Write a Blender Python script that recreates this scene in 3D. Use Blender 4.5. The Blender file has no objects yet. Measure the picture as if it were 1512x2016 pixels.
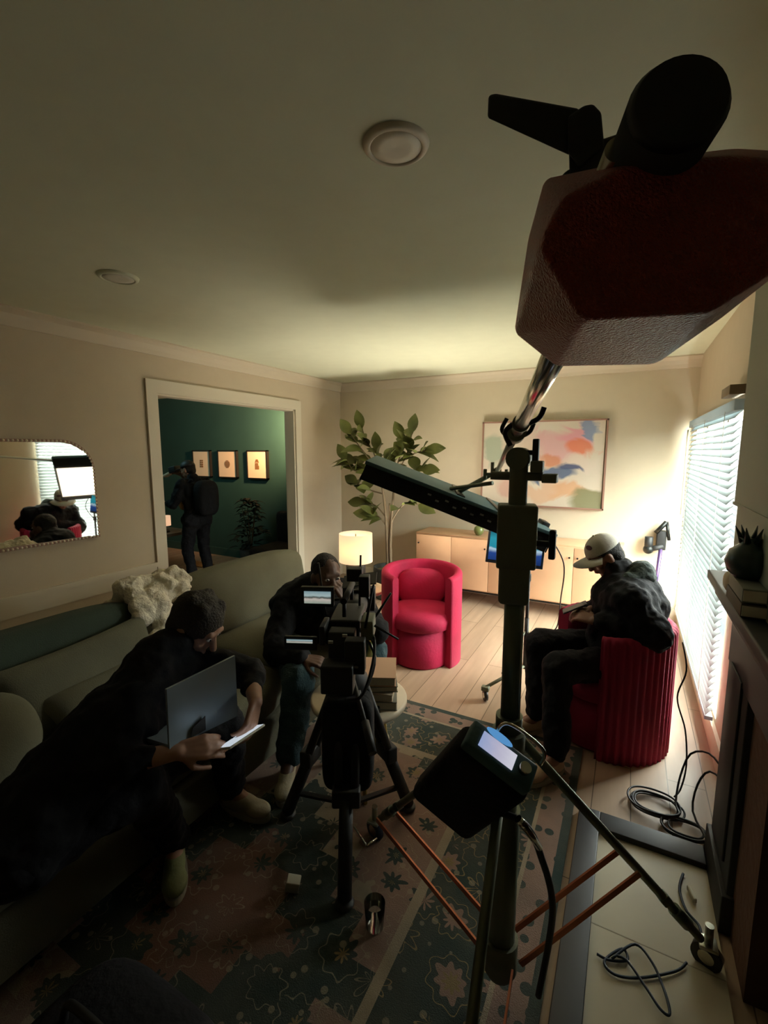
import bpy, bmesh, math, random
from mathutils import Vector, Matrix, Quaternion
random.seed(7)
PI = math.pi
scene = bpy.context.scene
COL = scene.collection

# ------------------------------------------------------------------ camera
CAMZ = 1.62
cam_d = bpy.data.cameras.new('camera')
cam = bpy.data.objects.new('camera', cam_d); COL.objects.link(cam)
cam.location = (0, 0, CAMZ)
cam.rotation_euler = (math.radians(90 - 7.63), 0, math.radians(28.1))
cam_d.sensor_fit = 'VERTICAL'; cam_d.sensor_height = 24; cam_d.lens = 903 / 2016 * 24
cam_d.clip_start = 0.01
scene.camera = cam

# ------------------------------------------------------------------ look
scene.view_settings.view_transform = 'Standard'
scene.view_settings.look = 'None'
scene.view_settings.gamma = 1
scene.view_settings.use_curve_mapping = False
scene.view_settings.exposure = 0.55

# ------------------------------------------------------------------ world (daylight sky outside the window)
w = bpy.data.worlds.new('sky'); scene.world = w; w.use_nodes = True
bg = w.node_tree.nodes['Background']
bg.inputs['Color'].default_value = (0.62, 0.74, 0.80, 1); bg.inputs['Strength'].default_value = .8

def lamp(name, kind, loc, energy, color, size=0.1, rot=(0, 0, 0), size_y=None, spot=None, blend=.5):
    l = bpy.data.lights.new(name, kind); l.energy = energy; l.color = color
    if kind == 'AREA':
        l.size = size
        if size_y: l.shape = 'RECTANGLE'; l.size_y = size_y
    elif kind == 'SPOT':
        l.shadow_soft_size = size; l.spot_size = spot; l.spot_blend = blend
    else: l.shadow_soft_size = size
    o = bpy.data.objects.new(name, l); COL.objects.link(o); o.location = loc; o.rotation_euler = rot
    return o
# soft daylight arriving through the blinds (outside, pointing into the room)
lamp('window_daylight', 'AREA', (0.98, 3.9, .95), 760, (.92, 1.0, .95), 2.0, (0, math.radians(98), 0), 2.0)
# added uplight, hidden behind the empty red chair, brightens the ceiling
cbl = lamp('added_ceiling_uplight', 'AREA', (-1.62, 3.86, .14), 17, (1.0, .93, .76), .5, (PI, 0, 0)); cbl.data.spread = math.radians(120)
# sconce of the green room, above the doorway head and out of sight
gl_ = lamp('green_room_lamp_light', 'SPOT', (-3.64, 4.45, 2.02), 260, (1.0, .52, .26), .06, spot=math.radians(105), blend=1.0)
gl_.rotation_euler = Vector((-.80, .62, -.12)).to_track_quat('-Z', 'Y').to_euler()
lamp('green_room_fill', 'POINT', (-5.6, 3.2, 2.25), 9, (.50, .92, 1.0), .25)  # unseen fill, washes the green room in a cool tint
# emission strengths of the light panel and the table lamp shade
PANEL_STRENGTH = 2.3
LAMP_SHADE = .38

# ------------------------------------------------------------------ materials
def mat(name, color, rough=.6, metal=0, spec=.5, sheen=0, bump=0, bscale=60, var=0, vscale=8, emit=None, estr=0, coat=0, trans=0, subs=0):
    m = bpy.data.materials.new(name); m.use_nodes = True
    nt = m.node_tree; n = nt.nodes; b = n['Principled BSDF']
    b.inputs['Base Color'].default_value = (*color, 1)
    b.inputs['Roughness'].default_value = rough; b.inputs['Metallic'].default_value = metal
    b.inputs['Specular IOR Level'].default_value = spec
    b.inputs['Sheen Weight'].default_value = sheen
    b.inputs['Coat Weight'].default_value = coat
    b.inputs['Transmission Weight'].default_value = trans
    if sheen: b.inputs['Sheen Roughness'].default_value = .4; b.inputs['Sheen Tint'].default_value = (*[min(1, c*1.6+.08) for c in color], 1)
    tc = n.new('ShaderNodeTexCoord')
    if var:
        nz = n.new('ShaderNodeTexNoise'); nz.inputs['Scale'].default_value = vscale; nz.inputs['Detail'].default_value = 4
        nt.links.new(tc.outputs['Object'], nz.inputs['Vector'])
        r = n.new('ShaderNodeValToRGB')
        r.color_ramp.elements[0].position = .3; r.color_ramp.elements[1].position = .7
        r.color_ramp.elements[0].color = (*[c*(1-var) for c in color], 1); r.color_ramp.elements[1].color = (*[min(1, c*(1+var)) for c in color], 1)
        nt.links.new(nz.outputs['Fac'], r.inputs['Fac']); nt.links.new(r.outputs['Color'], b.inputs['Base Color'])
    if bump:
        nb = n.new('ShaderNodeTexNoise'); nb.inputs['Scale'].default_value = bscale; nb.inputs['Detail'].default_value = 3
        nt.links.new(tc.outputs['Object'], nb.inputs['Vector'])
        bp = n.new('ShaderNodeBump'); bp.inputs['Strength'].default_value = bump; bp.inputs['Distance'].default_value = .01
        nt.links.new(nb.outputs['Fac'], bp.inputs['Height']); nt.links.new(bp.outputs['Normal'], b.inputs['Normal'])
    if emit:
        b.inputs['Emission Color'].default_value = (*emit, 1); b.inputs['Emission Strength'].default_value = estr
    return m

M = {}
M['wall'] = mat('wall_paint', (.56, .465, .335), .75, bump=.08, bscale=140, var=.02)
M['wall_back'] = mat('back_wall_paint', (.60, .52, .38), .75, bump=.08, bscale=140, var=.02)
M['ceil'] = mat('ceiling_paint', (.63, .645, .48), .85, bump=.03, bscale=90, var=.02)
M['trimw'] = mat('trim_paint', (.66, .59, .46), .5)
M['green_wall'] = mat('green_wall_paint', (.026, .078, .066), .5, bump=.06, bscale=120, var=.1, vscale=2)
M['breast'] = mat('chimney_paint', (.40, .42, .34), .7, bump=.08, bscale=120)
M['black'] = mat('matte_black', (.012, .012, .011), .55)
M['black_metal'] = mat('black_metal', (.02, .022, .02), .35, metal=.6)
M['black_cloth'] = mat('black_cloth', (.010, .010, .011), .9, bump=.5, bscale=40, sheen=.04, spec=.3)
M['jacket'] = mat('jacket_cloth', (.006, .006, .007), .85, spec=.25, bump=.6, bscale=22)
M['dark_jean'] = mat('dark_trousers', (.006, .006, .008), .85, spec=.25, bump=.4, bscale=50)
M['jean'] = mat('teal_denim', (.025, .06, .07), .85, bump=.4, bscale=120, var=.2)
M['grey_hood'] = mat('grey_green_hood', (.035, .05, .042), .9, bump=.6, bscale=60)
M['skin_d'] = mat('deep_skin', (.10, .048, .028), .5, var=.1, vscale=30)
M['skin_l'] = mat('light_skin', (.36, .19, .12), .5, var=.08, vscale=30)
M['skin_m'] = mat('mid_skin', (.22, .10, .06), .5, var=.08, vscale=30)
M['hair'] = mat('dark_hair', (.012, .009, .007), .8, bump=1, bscale=160)
M['hair_b'] = mat('brown_hair', (.03, .022, .012), .8, bump=1, bscale=120)
M['teeth'] = mat('teeth', (.7, .66, .58), .4)
M['eye'] = mat('eye_white', (.45, .42, .38), .3)
M['iris'] = mat('iris', (.01, .008, .006), .2)
M['lip'] = mat('lips', (.14, .05, .04), .5)
M['cap'] = mat('cap_cloth', (.50, .47, .40), .85, bump=.3, bscale=150)
M['cap_logo'] = mat('cap_patch', (.10, .04, .05), .8)
M['shoe'] = mat('cream_shoe', (.36, .30, .19), .7, bump=.2, bscale=80)
M['shoe_y'] = mat('olive_shoe', (.20, .22, .09), .7, bump=.2, bscale=80)
M['shoe_t'] = mat('tan_shoe', (.42, .30, .19), .7, bump=.2, bscale=80)
M['sole'] = mat('shoe_sole', (.30, .27, .20), .7)
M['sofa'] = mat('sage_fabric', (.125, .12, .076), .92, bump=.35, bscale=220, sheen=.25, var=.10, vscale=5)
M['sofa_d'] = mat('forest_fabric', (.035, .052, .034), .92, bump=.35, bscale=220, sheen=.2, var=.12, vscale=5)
M['throw'] = mat('cream_fleece', (.85, .77, .60), .95, bump=1, bscale=60, sheen=.3)
M['red'] = mat('red_velvet', (.40, .003, .045), .8, sheen=.25, bump=.15, bscale=60, var=.16, vscale=6)
M['red_dark'] = mat('magenta_velvet', (.30, .004, .04), .8, sheen=.5, bump=.15, bscale=60, var=.12, vscale=6)
M['wood_cab'] = mat('pale_oak_cabinet', (.58, .35, .20), .5, var=.07, vscale=3)
M['stone'] = mat('cream_stone', (.72, .62, .46), .4, var=.05, vscale=12)
M['gold'] = mat('brass', (.65, .45, .18), .35, metal=1)
M['chrome'] = mat('chrome', (.62, .60, .52), .18, metal=1)
M['steel'] = mat('brushed_steel', (.45, .46, .40), .32, metal=1)
M['army'] = mat('grip_grey_green', (.16, .17, .11), .55, metal=.1, bump=.1, bscale=200)
M['army_tube'] = mat('stand_tube', (.15, .17, .115), .4, metal=.5)
M['copper'] = mat('copper_edge', (.42, .13, .06), .4, metal=.6)
M['iron_red'] = mat('red_hammertone', (.40, .045, .02), .36, bump=.8, bscale=600)
M['teal_top'] = mat('teal_fabric', (.04, .10, .11), .6, bump=.2, bscale=70)
M['screen_frame'] = mat('screen_bezel', (.015, .02, .03), .3)
M['leaf'] = mat('fig_leaf', (.15, .17, .045), .45, var=.4, vscale=5)
M['stem'] = mat('fig_stem', (.20, .15, .09), .8, bump=.4, bscale=60)
M['pot'] = mat('dark_grey_pot', (.035, .04, .035), .7, bump=.3, bscale=40)
M['soil'] = mat('moss_soil', (.16, .14, .06), .95, bump=1, bscale=60)
M['green_vase'] = mat('green_glaze', (.16, .20, .06), .3, coat=.5)
M['dark_vase'] = mat('dark_green_glaze', (.010, .028, .022), .35, coat=.4)
M['tile'] = mat('hearth_tile', (.50, .45, .32), .45, var=.06, vscale=3)
M['book_c'] = mat('cream_cover', (.55, .44, .30), .7)
M['book_o'] = mat('peach_cover', (.60, .36, .22), .7)
M['book_g'] = mat('grey_cover', (.22, .22, .18), .7)
M['book_b'] = mat('brown_cover', (.08, .06, .035), .7)
M['paper'] = mat('page_paper', (.62, .56, .42), .8)
M['lid'] = mat('laptop_lid', (.26, .33, .38), .4, metal=.35)
M['phone_glow'] = mat('phone_screen', (.1, .1, .1), .2, emit=(.75, .85, .95), estr=.45)
M['purple'] = mat('purple_tube', (.10, .06, .16), .3, metal=.6)
M['brick'] = mat('firebox_brick', (.10, .045, .022), .8, bump=.6, bscale=30)
M['bracket'] = mat('bronze_bracket', (.16, .11, .06), .5)
M['art_paper'] = mat('mat_board', (.90, .78, .56), .7)
M['art_ink'] = mat('print_ink', (.26, .14, .05), .8)
M['frame_black'] = mat('black_frame', (.012, .012, .01), .5)
M['frame_rose'] = mat('rose_wood_frame', (.33, .18, .13), .5)
M['glassy'] = mat('drinking_glass', (.9, .92, .9), .05, trans=1)
M['blue_rubber'] = mat('blue_rubber', (.012, .03, .06), .5)
M['rubber'] = mat('wheel_rubber', (.03, .028, .022), .5)
M['tan'] = mat('tan_and_lamp_glow', (.40, .20, .06), .7)  # also colours the lamp glow patch on the standing person
M['white_pl'] = mat('white_plastic', (.55, .52, .40), .5)
M['yellow'] = mat('yellow_brass', (.55, .42, .12), .35, metal=.5)

def nodes_of(m): return m.node_tree, m.node_tree.nodes, m.node_tree.links

def floor_material():
    m = mat('oak_floor', (.45, .3, .2), .42); nt, n, L = nodes_of(m); b = n['Principled BSDF']
    tc = n.new('ShaderNodeTexCoord'); mp = n.new('ShaderNodeMapping'); mp.inputs['Rotation'].default_value = (0, 0, PI/2)
    L.new(tc.outputs['Object'], mp.inputs['Vector'])
    br = n.new('ShaderNodeTexBrick'); br.inputs['Scale'].default_value = 1
    br.inputs['Brick Width'].default_value = 1.6; br.inputs['Row Height'].default_value = .16
    br.inputs['Mortar Size'].default_value = .0025; br.inputs['Mortar Smooth'].default_value = .3
    br.inputs['Color1'].default_value = (.50, .35, .235, 1); br.inputs['Color2'].default_value = (.42, .29, .19, 1); br.inputs['Mortar'].default_value = (.14, .09, .05, 1)
    L.new(mp.outputs['Vector'], br.inputs['Vector'])
    nz = n.new('ShaderNodeTexNoise'); nz.inputs['Scale'].default_value = 3; nz.inputs['Detail'].default_value = 6
    mp2 = n.new('ShaderNodeMapping'); mp2.inputs['Scale'].default_value = (6, .7, 1); L.new(tc.outputs['Object'], mp2.inputs['Vector']); L.new(mp2.outputs['Vector'], nz.inputs['Vector'])
    mx = n.new('ShaderNodeMix'); mx.data_type = 'RGBA'; mx.blend_type = 'MULTIPLY'; mx.inputs['Factor'].default_value = .45
    L.new(br.outputs['Color'], mx.inputs[6]); L.new(nz.outputs['Fac'], mx.inputs[7]); L.new(mx.outputs[2], b.inputs['Base Color'])
    return m
M['floor'] = floor_material()

def mth(n, L, op, a, b=None, c=None):
    k = n.new('ShaderNodeMath'); k.operation = op
    for i, v in enumerate((a, b, c)):
        if v is None: continue
        if isinstance(v, (int, float)): k.inputs[i].default_value = v
        else: L.new(v, k.inputs[i])
    return k.outputs[0]
def mixc(n, L, f, a, b):
    k = n.new('ShaderNodeMix'); k.data_type = 'RGBA'
    if isinstance(f, (int, float)): k.inputs[0].default_value = f
    else: L.new(f, k.inputs[0])
    for i, v in ((6, a), (7, b)):
        if isinstance(v, tuple): k.inputs[i].default_value = (*v, 1)
        else: L.new(v, k.inputs[i])
    return k.outputs[2]

def rug_material(hx, hy):
    m = mat('persian_rug', (.1, .1, .1), .95, sheen=.1); nt, n, L = nodes_of(m); b = n['Principled BSDF']
    tc = n.new('ShaderNodeTexCoord')
    sx = n.new('ShaderNodeSeparateXYZ'); L.new(tc.outputs['Object'], sx.inputs[0])
    nz = n.new('ShaderNodeTexNoise'); nz.inputs['Scale'].default_value = 9; L.new(tc.outputs['Object'], nz.inputs['Vector'])
    wob = mth(n, L, 'MULTIPLY', mth(n, L, 'SUBTRACT', nz.outputs['Fac'], .5), .22)
    ax = mth(n, L, 'ABSOLUTE', sx.outputs[0]); ay = mth(n, L, 'ABSOLUTE', sx.outputs[1])
    dx = mth(n, L, 'SUBTRACT', hx, ax); dy = mth(n, L, 'SUBTRACT', hy, ay)
    d = mth(n, L, 'MINIMUM', dx, dy)
    step = .14
    # stepped octagonal medallion field
    fx = mth(n, L, 'MULTIPLY', mth(n, L, 'ROUND', mth(n, L, 'DIVIDE', ax, step)), step)
    fy = mth(n, L, 'MULTIPLY', mth(n, L, 'ROUND', mth(n, L, 'DIVIDE', ay, step)), step)
    med = mth(n, L, 'ADD', mth(n, L, 'ADD', mth(n, L, 'MULTIPLY', fx, 1.15), fy), wob)
    vor = n.new('ShaderNodeTexVoronoi'); vor.inputs['Scale'].default_value = 6.5; L.new(tc.outputs['Object'], vor.inputs['Vector'])
    vor2 = n.new('ShaderNodeTexVoronoi'); vor2.inputs['Scale'].default_value = 17; L.new(tc.outputs['Object'], vor2.inputs['Vector'])
    vor.inputs['Randomness'].default_value = .55
    dv = n.new('ShaderNodeVectorMath'); dv.operation = 'SUBTRACT'; L.new(tc.outputs['Object'], dv.inputs[0]); L.new(vor.outputs['Position'], dv.inputs[1])
    ds = n.new('ShaderNodeSeparateXYZ'); L.new(dv.outputs[0], ds.inputs[0])
    th = mth(n, L, 'ARCTAN2', ds.outputs[1], ds.outputs[0])
    pet = mth(n, L, 'MULTIPLY', mth(n, L, 'COSINE', mth(n, L, 'MULTIPLY', th, 8)), .055)
    vd = mth(n, L, 'ADD', mth(n, L, 'ADD', vor.outputs['Distance'], mth(n, L, 'MULTIPLY', wob, 2.4)), pet)
    green = (.015, .034, .027); pink = (.25, .155, .115); cream = (.33, .27, .18); navy = (.02, .03, .045); gold = (.24, .17, .07); rust = (.17, .08, .05)
    petals = mth(n, L, 'LESS_THAN', vd, .26); core = mth(n, L, 'LESS_THAN', vd, .10)
    ring = mth(n, L, 'COMPARE', vd, .44, .012)
    small = mth(n, L, 'LESS_THAN', vor2.outputs['Distance'], .20)
    # field
    base = mixc(n, L, mth(n, L, 'LESS_THAN', med, 1.42), green, pink)
    base = mixc(n, L, mth(n, L, 'COMPARE', med, 1.42, .025), base, cream)
    base = mixc(n, L, mth(n, L, 'LESS_THAN', med, .72), base, green)
    base = mixc(n, L, mth(n, L, 'COMPARE', med, .72, .025), base, cream)
    base = mixc(n, L, mth(n, L, 'LESS_THAN', med, .34), base, rust)
    # motifs: opposite colour
    mot = mixc(n, L, mth(n, L, 'LESS_THAN', med, 1.42), pink, green)
    f = mixc(n, L, petals, base, mot); f = mixc(n, L, core, f, gold); f = mixc(n, L, ring, f, mixc(n, L, .6, base, cream)); f = mixc(n, L, mth(n, L, 'MULTIPLY', small, .6), f, cream)
    # border
    bordf = mixc(n, L, petals, green, pink); bordf = mixc(n, L, core, bordf, gold); bordf = mixc(n, L, ring, bordf, gold); bordf = mixc(n, L, mth(n, L, 'MULTIPLY', small, .5), bordf, cream)
    out = mixc(n, L, mth(n, L, 'LESS_THAN', d, .44), f, bordf)
    out = mixc(n, L, mth(n, L, 'COMPARE', d, .45, .018), out, cream)
    nar = mixc(n, L, mth(n, L, 'LESS_THAN', vor2.outputs['Distance'], .33), pink, green)
    out = mixc(n, L, mth(n, L, 'LESS_THAN', d, .135), out, nar)
    out = mixc(n, L, mth(n, L, 'COMPARE', d, .14, .008), out, cream)
    out = mixc(n, L, mth(n, L, 'LESS_THAN', d, .035), out, green)
    nf = n.new('ShaderNodeTexNoise'); nf.inputs['Scale'].default_value = 5; nf.inputs['Detail'].default_value = 8; L.new(tc.outputs['Object'], nf.inputs['Vector'])
    out = mixc(n, L, mth(n, L, 'MULTIPLY', mth(n, L, 'SUBTRACT', nf.outputs['Fac'], .30), 1.3), out, (.09, .08, .06))
    L.new(out, b.inputs['Base Color'])
    nb = n.new('ShaderNodeTexNoise'); nb.inputs['Scale'].default_value = 300; L.new(tc.outputs['Object'], nb.inputs['Vector'])
    bp = n.new('ShaderNodeBump'); bp.inputs['Strength'].default_value = .5; bp.inputs['Distance'].default_value = .004
    L.new(nb.outputs['Fac'], bp.inputs['Height']); L.new(bp.outputs['Normal'], b.inputs['Normal'])
    return m

def painting_material():
    # object coordinates: x 0..1.2, z 0..0.88
    m = mat('abstract_canvas', (.8, .7, .6), .7); nt, n, L = nodes_of(m); b = n['Principled BSDF']
    tc = n.new('ShaderNodeTexCoord')
    nz = n.new('ShaderNodeTexNoise'); nz.inputs['Scale'].default_value = 3.2; nz.inputs['Detail'].default_value = 6; nz.inputs['Distortion'].default_value = .8
    L.new(tc.outputs['Object'], nz.inputs['Vector'])
    vs = n.new('ShaderNodeVectorMath'); vs.operation = 'SUBTRACT'; L.new(nz.outputs['Color'], vs.inputs[0]); vs.inputs[1].default_value = (.5, .5, .5)
    vm = n.new('ShaderNodeVectorMath'); vm.operation = 'SCALE'; L.new(vs.outputs[0], vm.inputs[0]); vm.inputs['Scale'].default_value = .42
    va = n.new('ShaderNodeVectorMath'); va.operation = 'ADD'; L.new(tc.outputs['Object'], va.inputs[0]); L.new(vm.outputs[0], va.inputs[1])
    out = (.62, .55, .44)
    blobs = [(.75, .62, .34, .24, (.62, .36, .36)), (.92, .74, .20, .10, (.66, .30, .34)), (.40, .60, .22, .2, (.60, .50, .40)), (.12, .60, .12, .22, (.35, .40, .30)),
             (.98, .62, .17, .12, (.70, .20, .10)), (.66, .44, .13, .09, (.58, .24, .13)), (1.06, .81, .10, .06, (.20, .27, .42)), (1.0, .44, .20, .12, (.66, .56, .47)),
             (.72, .31, .22, .06, (.07, .12, .22)), (.86, .37, .16, .045, (.03, .06, .16)), (.9, .16, .30, .09, (.62, .36, .20)), (.62, .14, .15, .1, (.62, .42, .28)),
             (1.18, .06, .24, .18, (.20, .20, .09)), (.32, .2, .2, .2, (.55, .35, .28)), (.5, .85, .3, .06, (.6, .55, .45))]
    for x, z, rx, rz, c in blobs:
        s = n.new('ShaderNodeSeparateXYZ'); L.new(va.outputs[0], s.inputs[0])
        a = mth(n, L, 'DIVIDE', mth(n, L, 'SUBTRACT', s.outputs[0], x), rx); q = mth(n, L, 'DIVIDE', mth(n, L, 'SUBTRACT', s.outputs[2], z), rz)
        r = mth(n, L, 'SQRT', mth(n, L, 'ADD', mth(n, L, 'MULTIPLY', a, a), mth(n, L, 'MULTIPLY', q, q)))
        k = n.new('ShaderNodeMapRange'); L.new(r, k.inputs[0]); k.inputs[1].default_value = 1.05; k.inputs[2].default_value = .6; k.inputs[3].default_value = 0; k.inputs[4].default_value = .9
        out = mixc(n, L, k.outputs[0], out, c)
    L.new(out, b.inputs['Base Color'])
    return m
M['canvas'] = painting_material()

def glass_thin():
    m = bpy.data.materials.new('window_glass'); m.use_nodes = True; nt, n, L = nodes_of(m); n.clear()
    o = n.new('ShaderNodeOutputMaterial'); a = n.new('ShaderNodeBsdfTransparent'); g = n.new('ShaderNodeBsdfGlossy'); x = n.new('ShaderNodeMixShader')
    g.inputs['Roughness'].default_value = .02; x.inputs[0].default_value = .08
    L.new(a.outputs[0], x.inputs[1]); L.new(g.outputs[0], x.inputs[2]); L.new(x.outputs[0], o.inputs[0]); return m
def emis(name, color, strength, both=True):
    m = bpy.data.materials.new(name); m.use_nodes = True; nt, n, L = nodes_of(m); n.clear()
    o = n.new('ShaderNodeOutputMaterial'); e = n.new('ShaderNodeEmission'); e.inputs[0].default_value = (*color, 1); e.inputs[1].default_value = strength
    L.new(e.outputs[0], o.inputs[0]); return m
M['panel'] = emis('diffused_led_panel', (1.0, .83, .60), PANEL_STRENGTH)

def translucent(name, color, tcolor, mix=.5, emit=None, estr=0, rough=.6):
    m = bpy.data.materials.new(name); m.use_nodes = True; nt, n, L = nodes_of(m); n.clear()
    o = n.new('ShaderNodeOutputMaterial'); d = n.new('ShaderNodeBsdfDiffuse'); t = n.new('ShaderNodeBsdfTranslucent'); mx = n.new('ShaderNodeMixShader')
    d.inputs[0].default_value = (*color, 1); t.inputs[0].default_value = (*tcolor, 1); mx.inputs[0].default_value = mix
    L.new(d.outputs[0], mx.inputs[1]); L.new(t.outputs[0], mx.inputs[2])
    if emit:
        e = n.new('ShaderNodeEmission'); e.inputs[0].default_value = (*emit, 1); e.inputs[1].default_value = estr
        ad = n.new('ShaderNodeAddShader'); L.new(mx.outputs[0], ad.inputs[0]); L.new(e.outputs[0], ad.inputs[1]); L.new(ad.outputs[0], o.inputs[0])
    else: L.new(mx.outputs[0], o.inputs[0])
    return m
M['slat'] = translucent('blind_slat', (.62, .63, .60), (.235, .27, .28), .5)
M['shade'] = translucent('linen_shade', (.75, .66, .52), (.62, .48, .34), .5, (1.0, .80, .52), LAMP_SHADE)
M['mirror'] = mat('mirror_glass', (.78, .78, .72), .02, metal=1)

def screen_mat(name, stops, strength, axis=2, size=1.0, off=0):
    m = bpy.data.materials.new(name); m.use_nodes = True; nt, n, L = nodes_of(m); n.clear()
    o = n.new('ShaderNodeOutputMaterial'); e = n.new('ShaderNodeEmission'); e.inputs[1].default_value = strength
    tc = n.new('ShaderNodeTexCoord'); r = n.new('ShaderNodeValToRGB'); s = n.new('ShaderNodeSeparateXYZ')
    nz = n.new('ShaderNodeTexNoise'); nz.inputs['Scale'].default_value = 4
    L.new(tc.outputs['Generated'], nz.inputs['Vector']); L.new(tc.outputs['Generated'], s.inputs[0])
    v = mth(n, L, 'ADD', s.outputs[axis], mth(n, L, 'MULTIPLY', mth(n, L, 'SUBTRACT', nz.outputs['Fac'], .5), .18))
    L.new(v, r.inputs[0])
    els = r.color_ramp.elements
    els[0].position = stops[0][0]; els[0].color = (*stops[0][1], 1); els[1].position = stops[-1][0]; els[1].color = (*stops[-1][1], 1)
    for p, c in stops[1:-1]: k = els.new(p); k.color = (*c, 1)
    L.new(r.outputs[0], e.inputs[0]); L.new(e.outputs[0], o.inputs[0]); return m
M['mon_screen'] = screen_mat('monitor_picture', [(.0, (.01, .03, .12)), (.3, (.02, .06, .25)), (.42, (.45, .6, .7)), (.48, (.02, .25, .35)), (.75, (.03, .30, .38)), (1, (.01, .08, .12))], .65)
M['cam_screen'] = screen_mat('camera_monitor_picture', [(.0, (.25, .3, .25)), (.35, (.5, .45, .4)), (.5, (.05, .06, .05)), (.65, (.35, .45, .45)), (1, (.2, .3, .33))], .6)
M['ballast_screen'] = screen_mat('controller_picture', [(.0, (.35, .45, .75)), (.5, (.6, .58, .75)), (1, (.8, .8, .9))], .5, axis=0)

# ------------------------------------------------------------------ mesh building
def V(*a): return Vector(a[0]) if len(a) == 1 else Vector(a)
def basis(zdir, up=(0, 0, 1)):
    z = V(zdir).normalized(); u = V(up)
    if abs(z.dot(u.normalized())) > .995: u = V(1, 0, 0)
    x = u.cross(z).normalized(); y = z.cross(x)
    return Matrix((x, y, z)).transposed()
def rotz(a): return Matrix.Rotation(a, 3, 'Z')
def euler(x, y, z): return Matrix.Rotation(z, 3, 'Z') @ Matrix.Rotation(y, 3, 'Y') @ Matrix.Rotation(x, 3, 'X')

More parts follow.
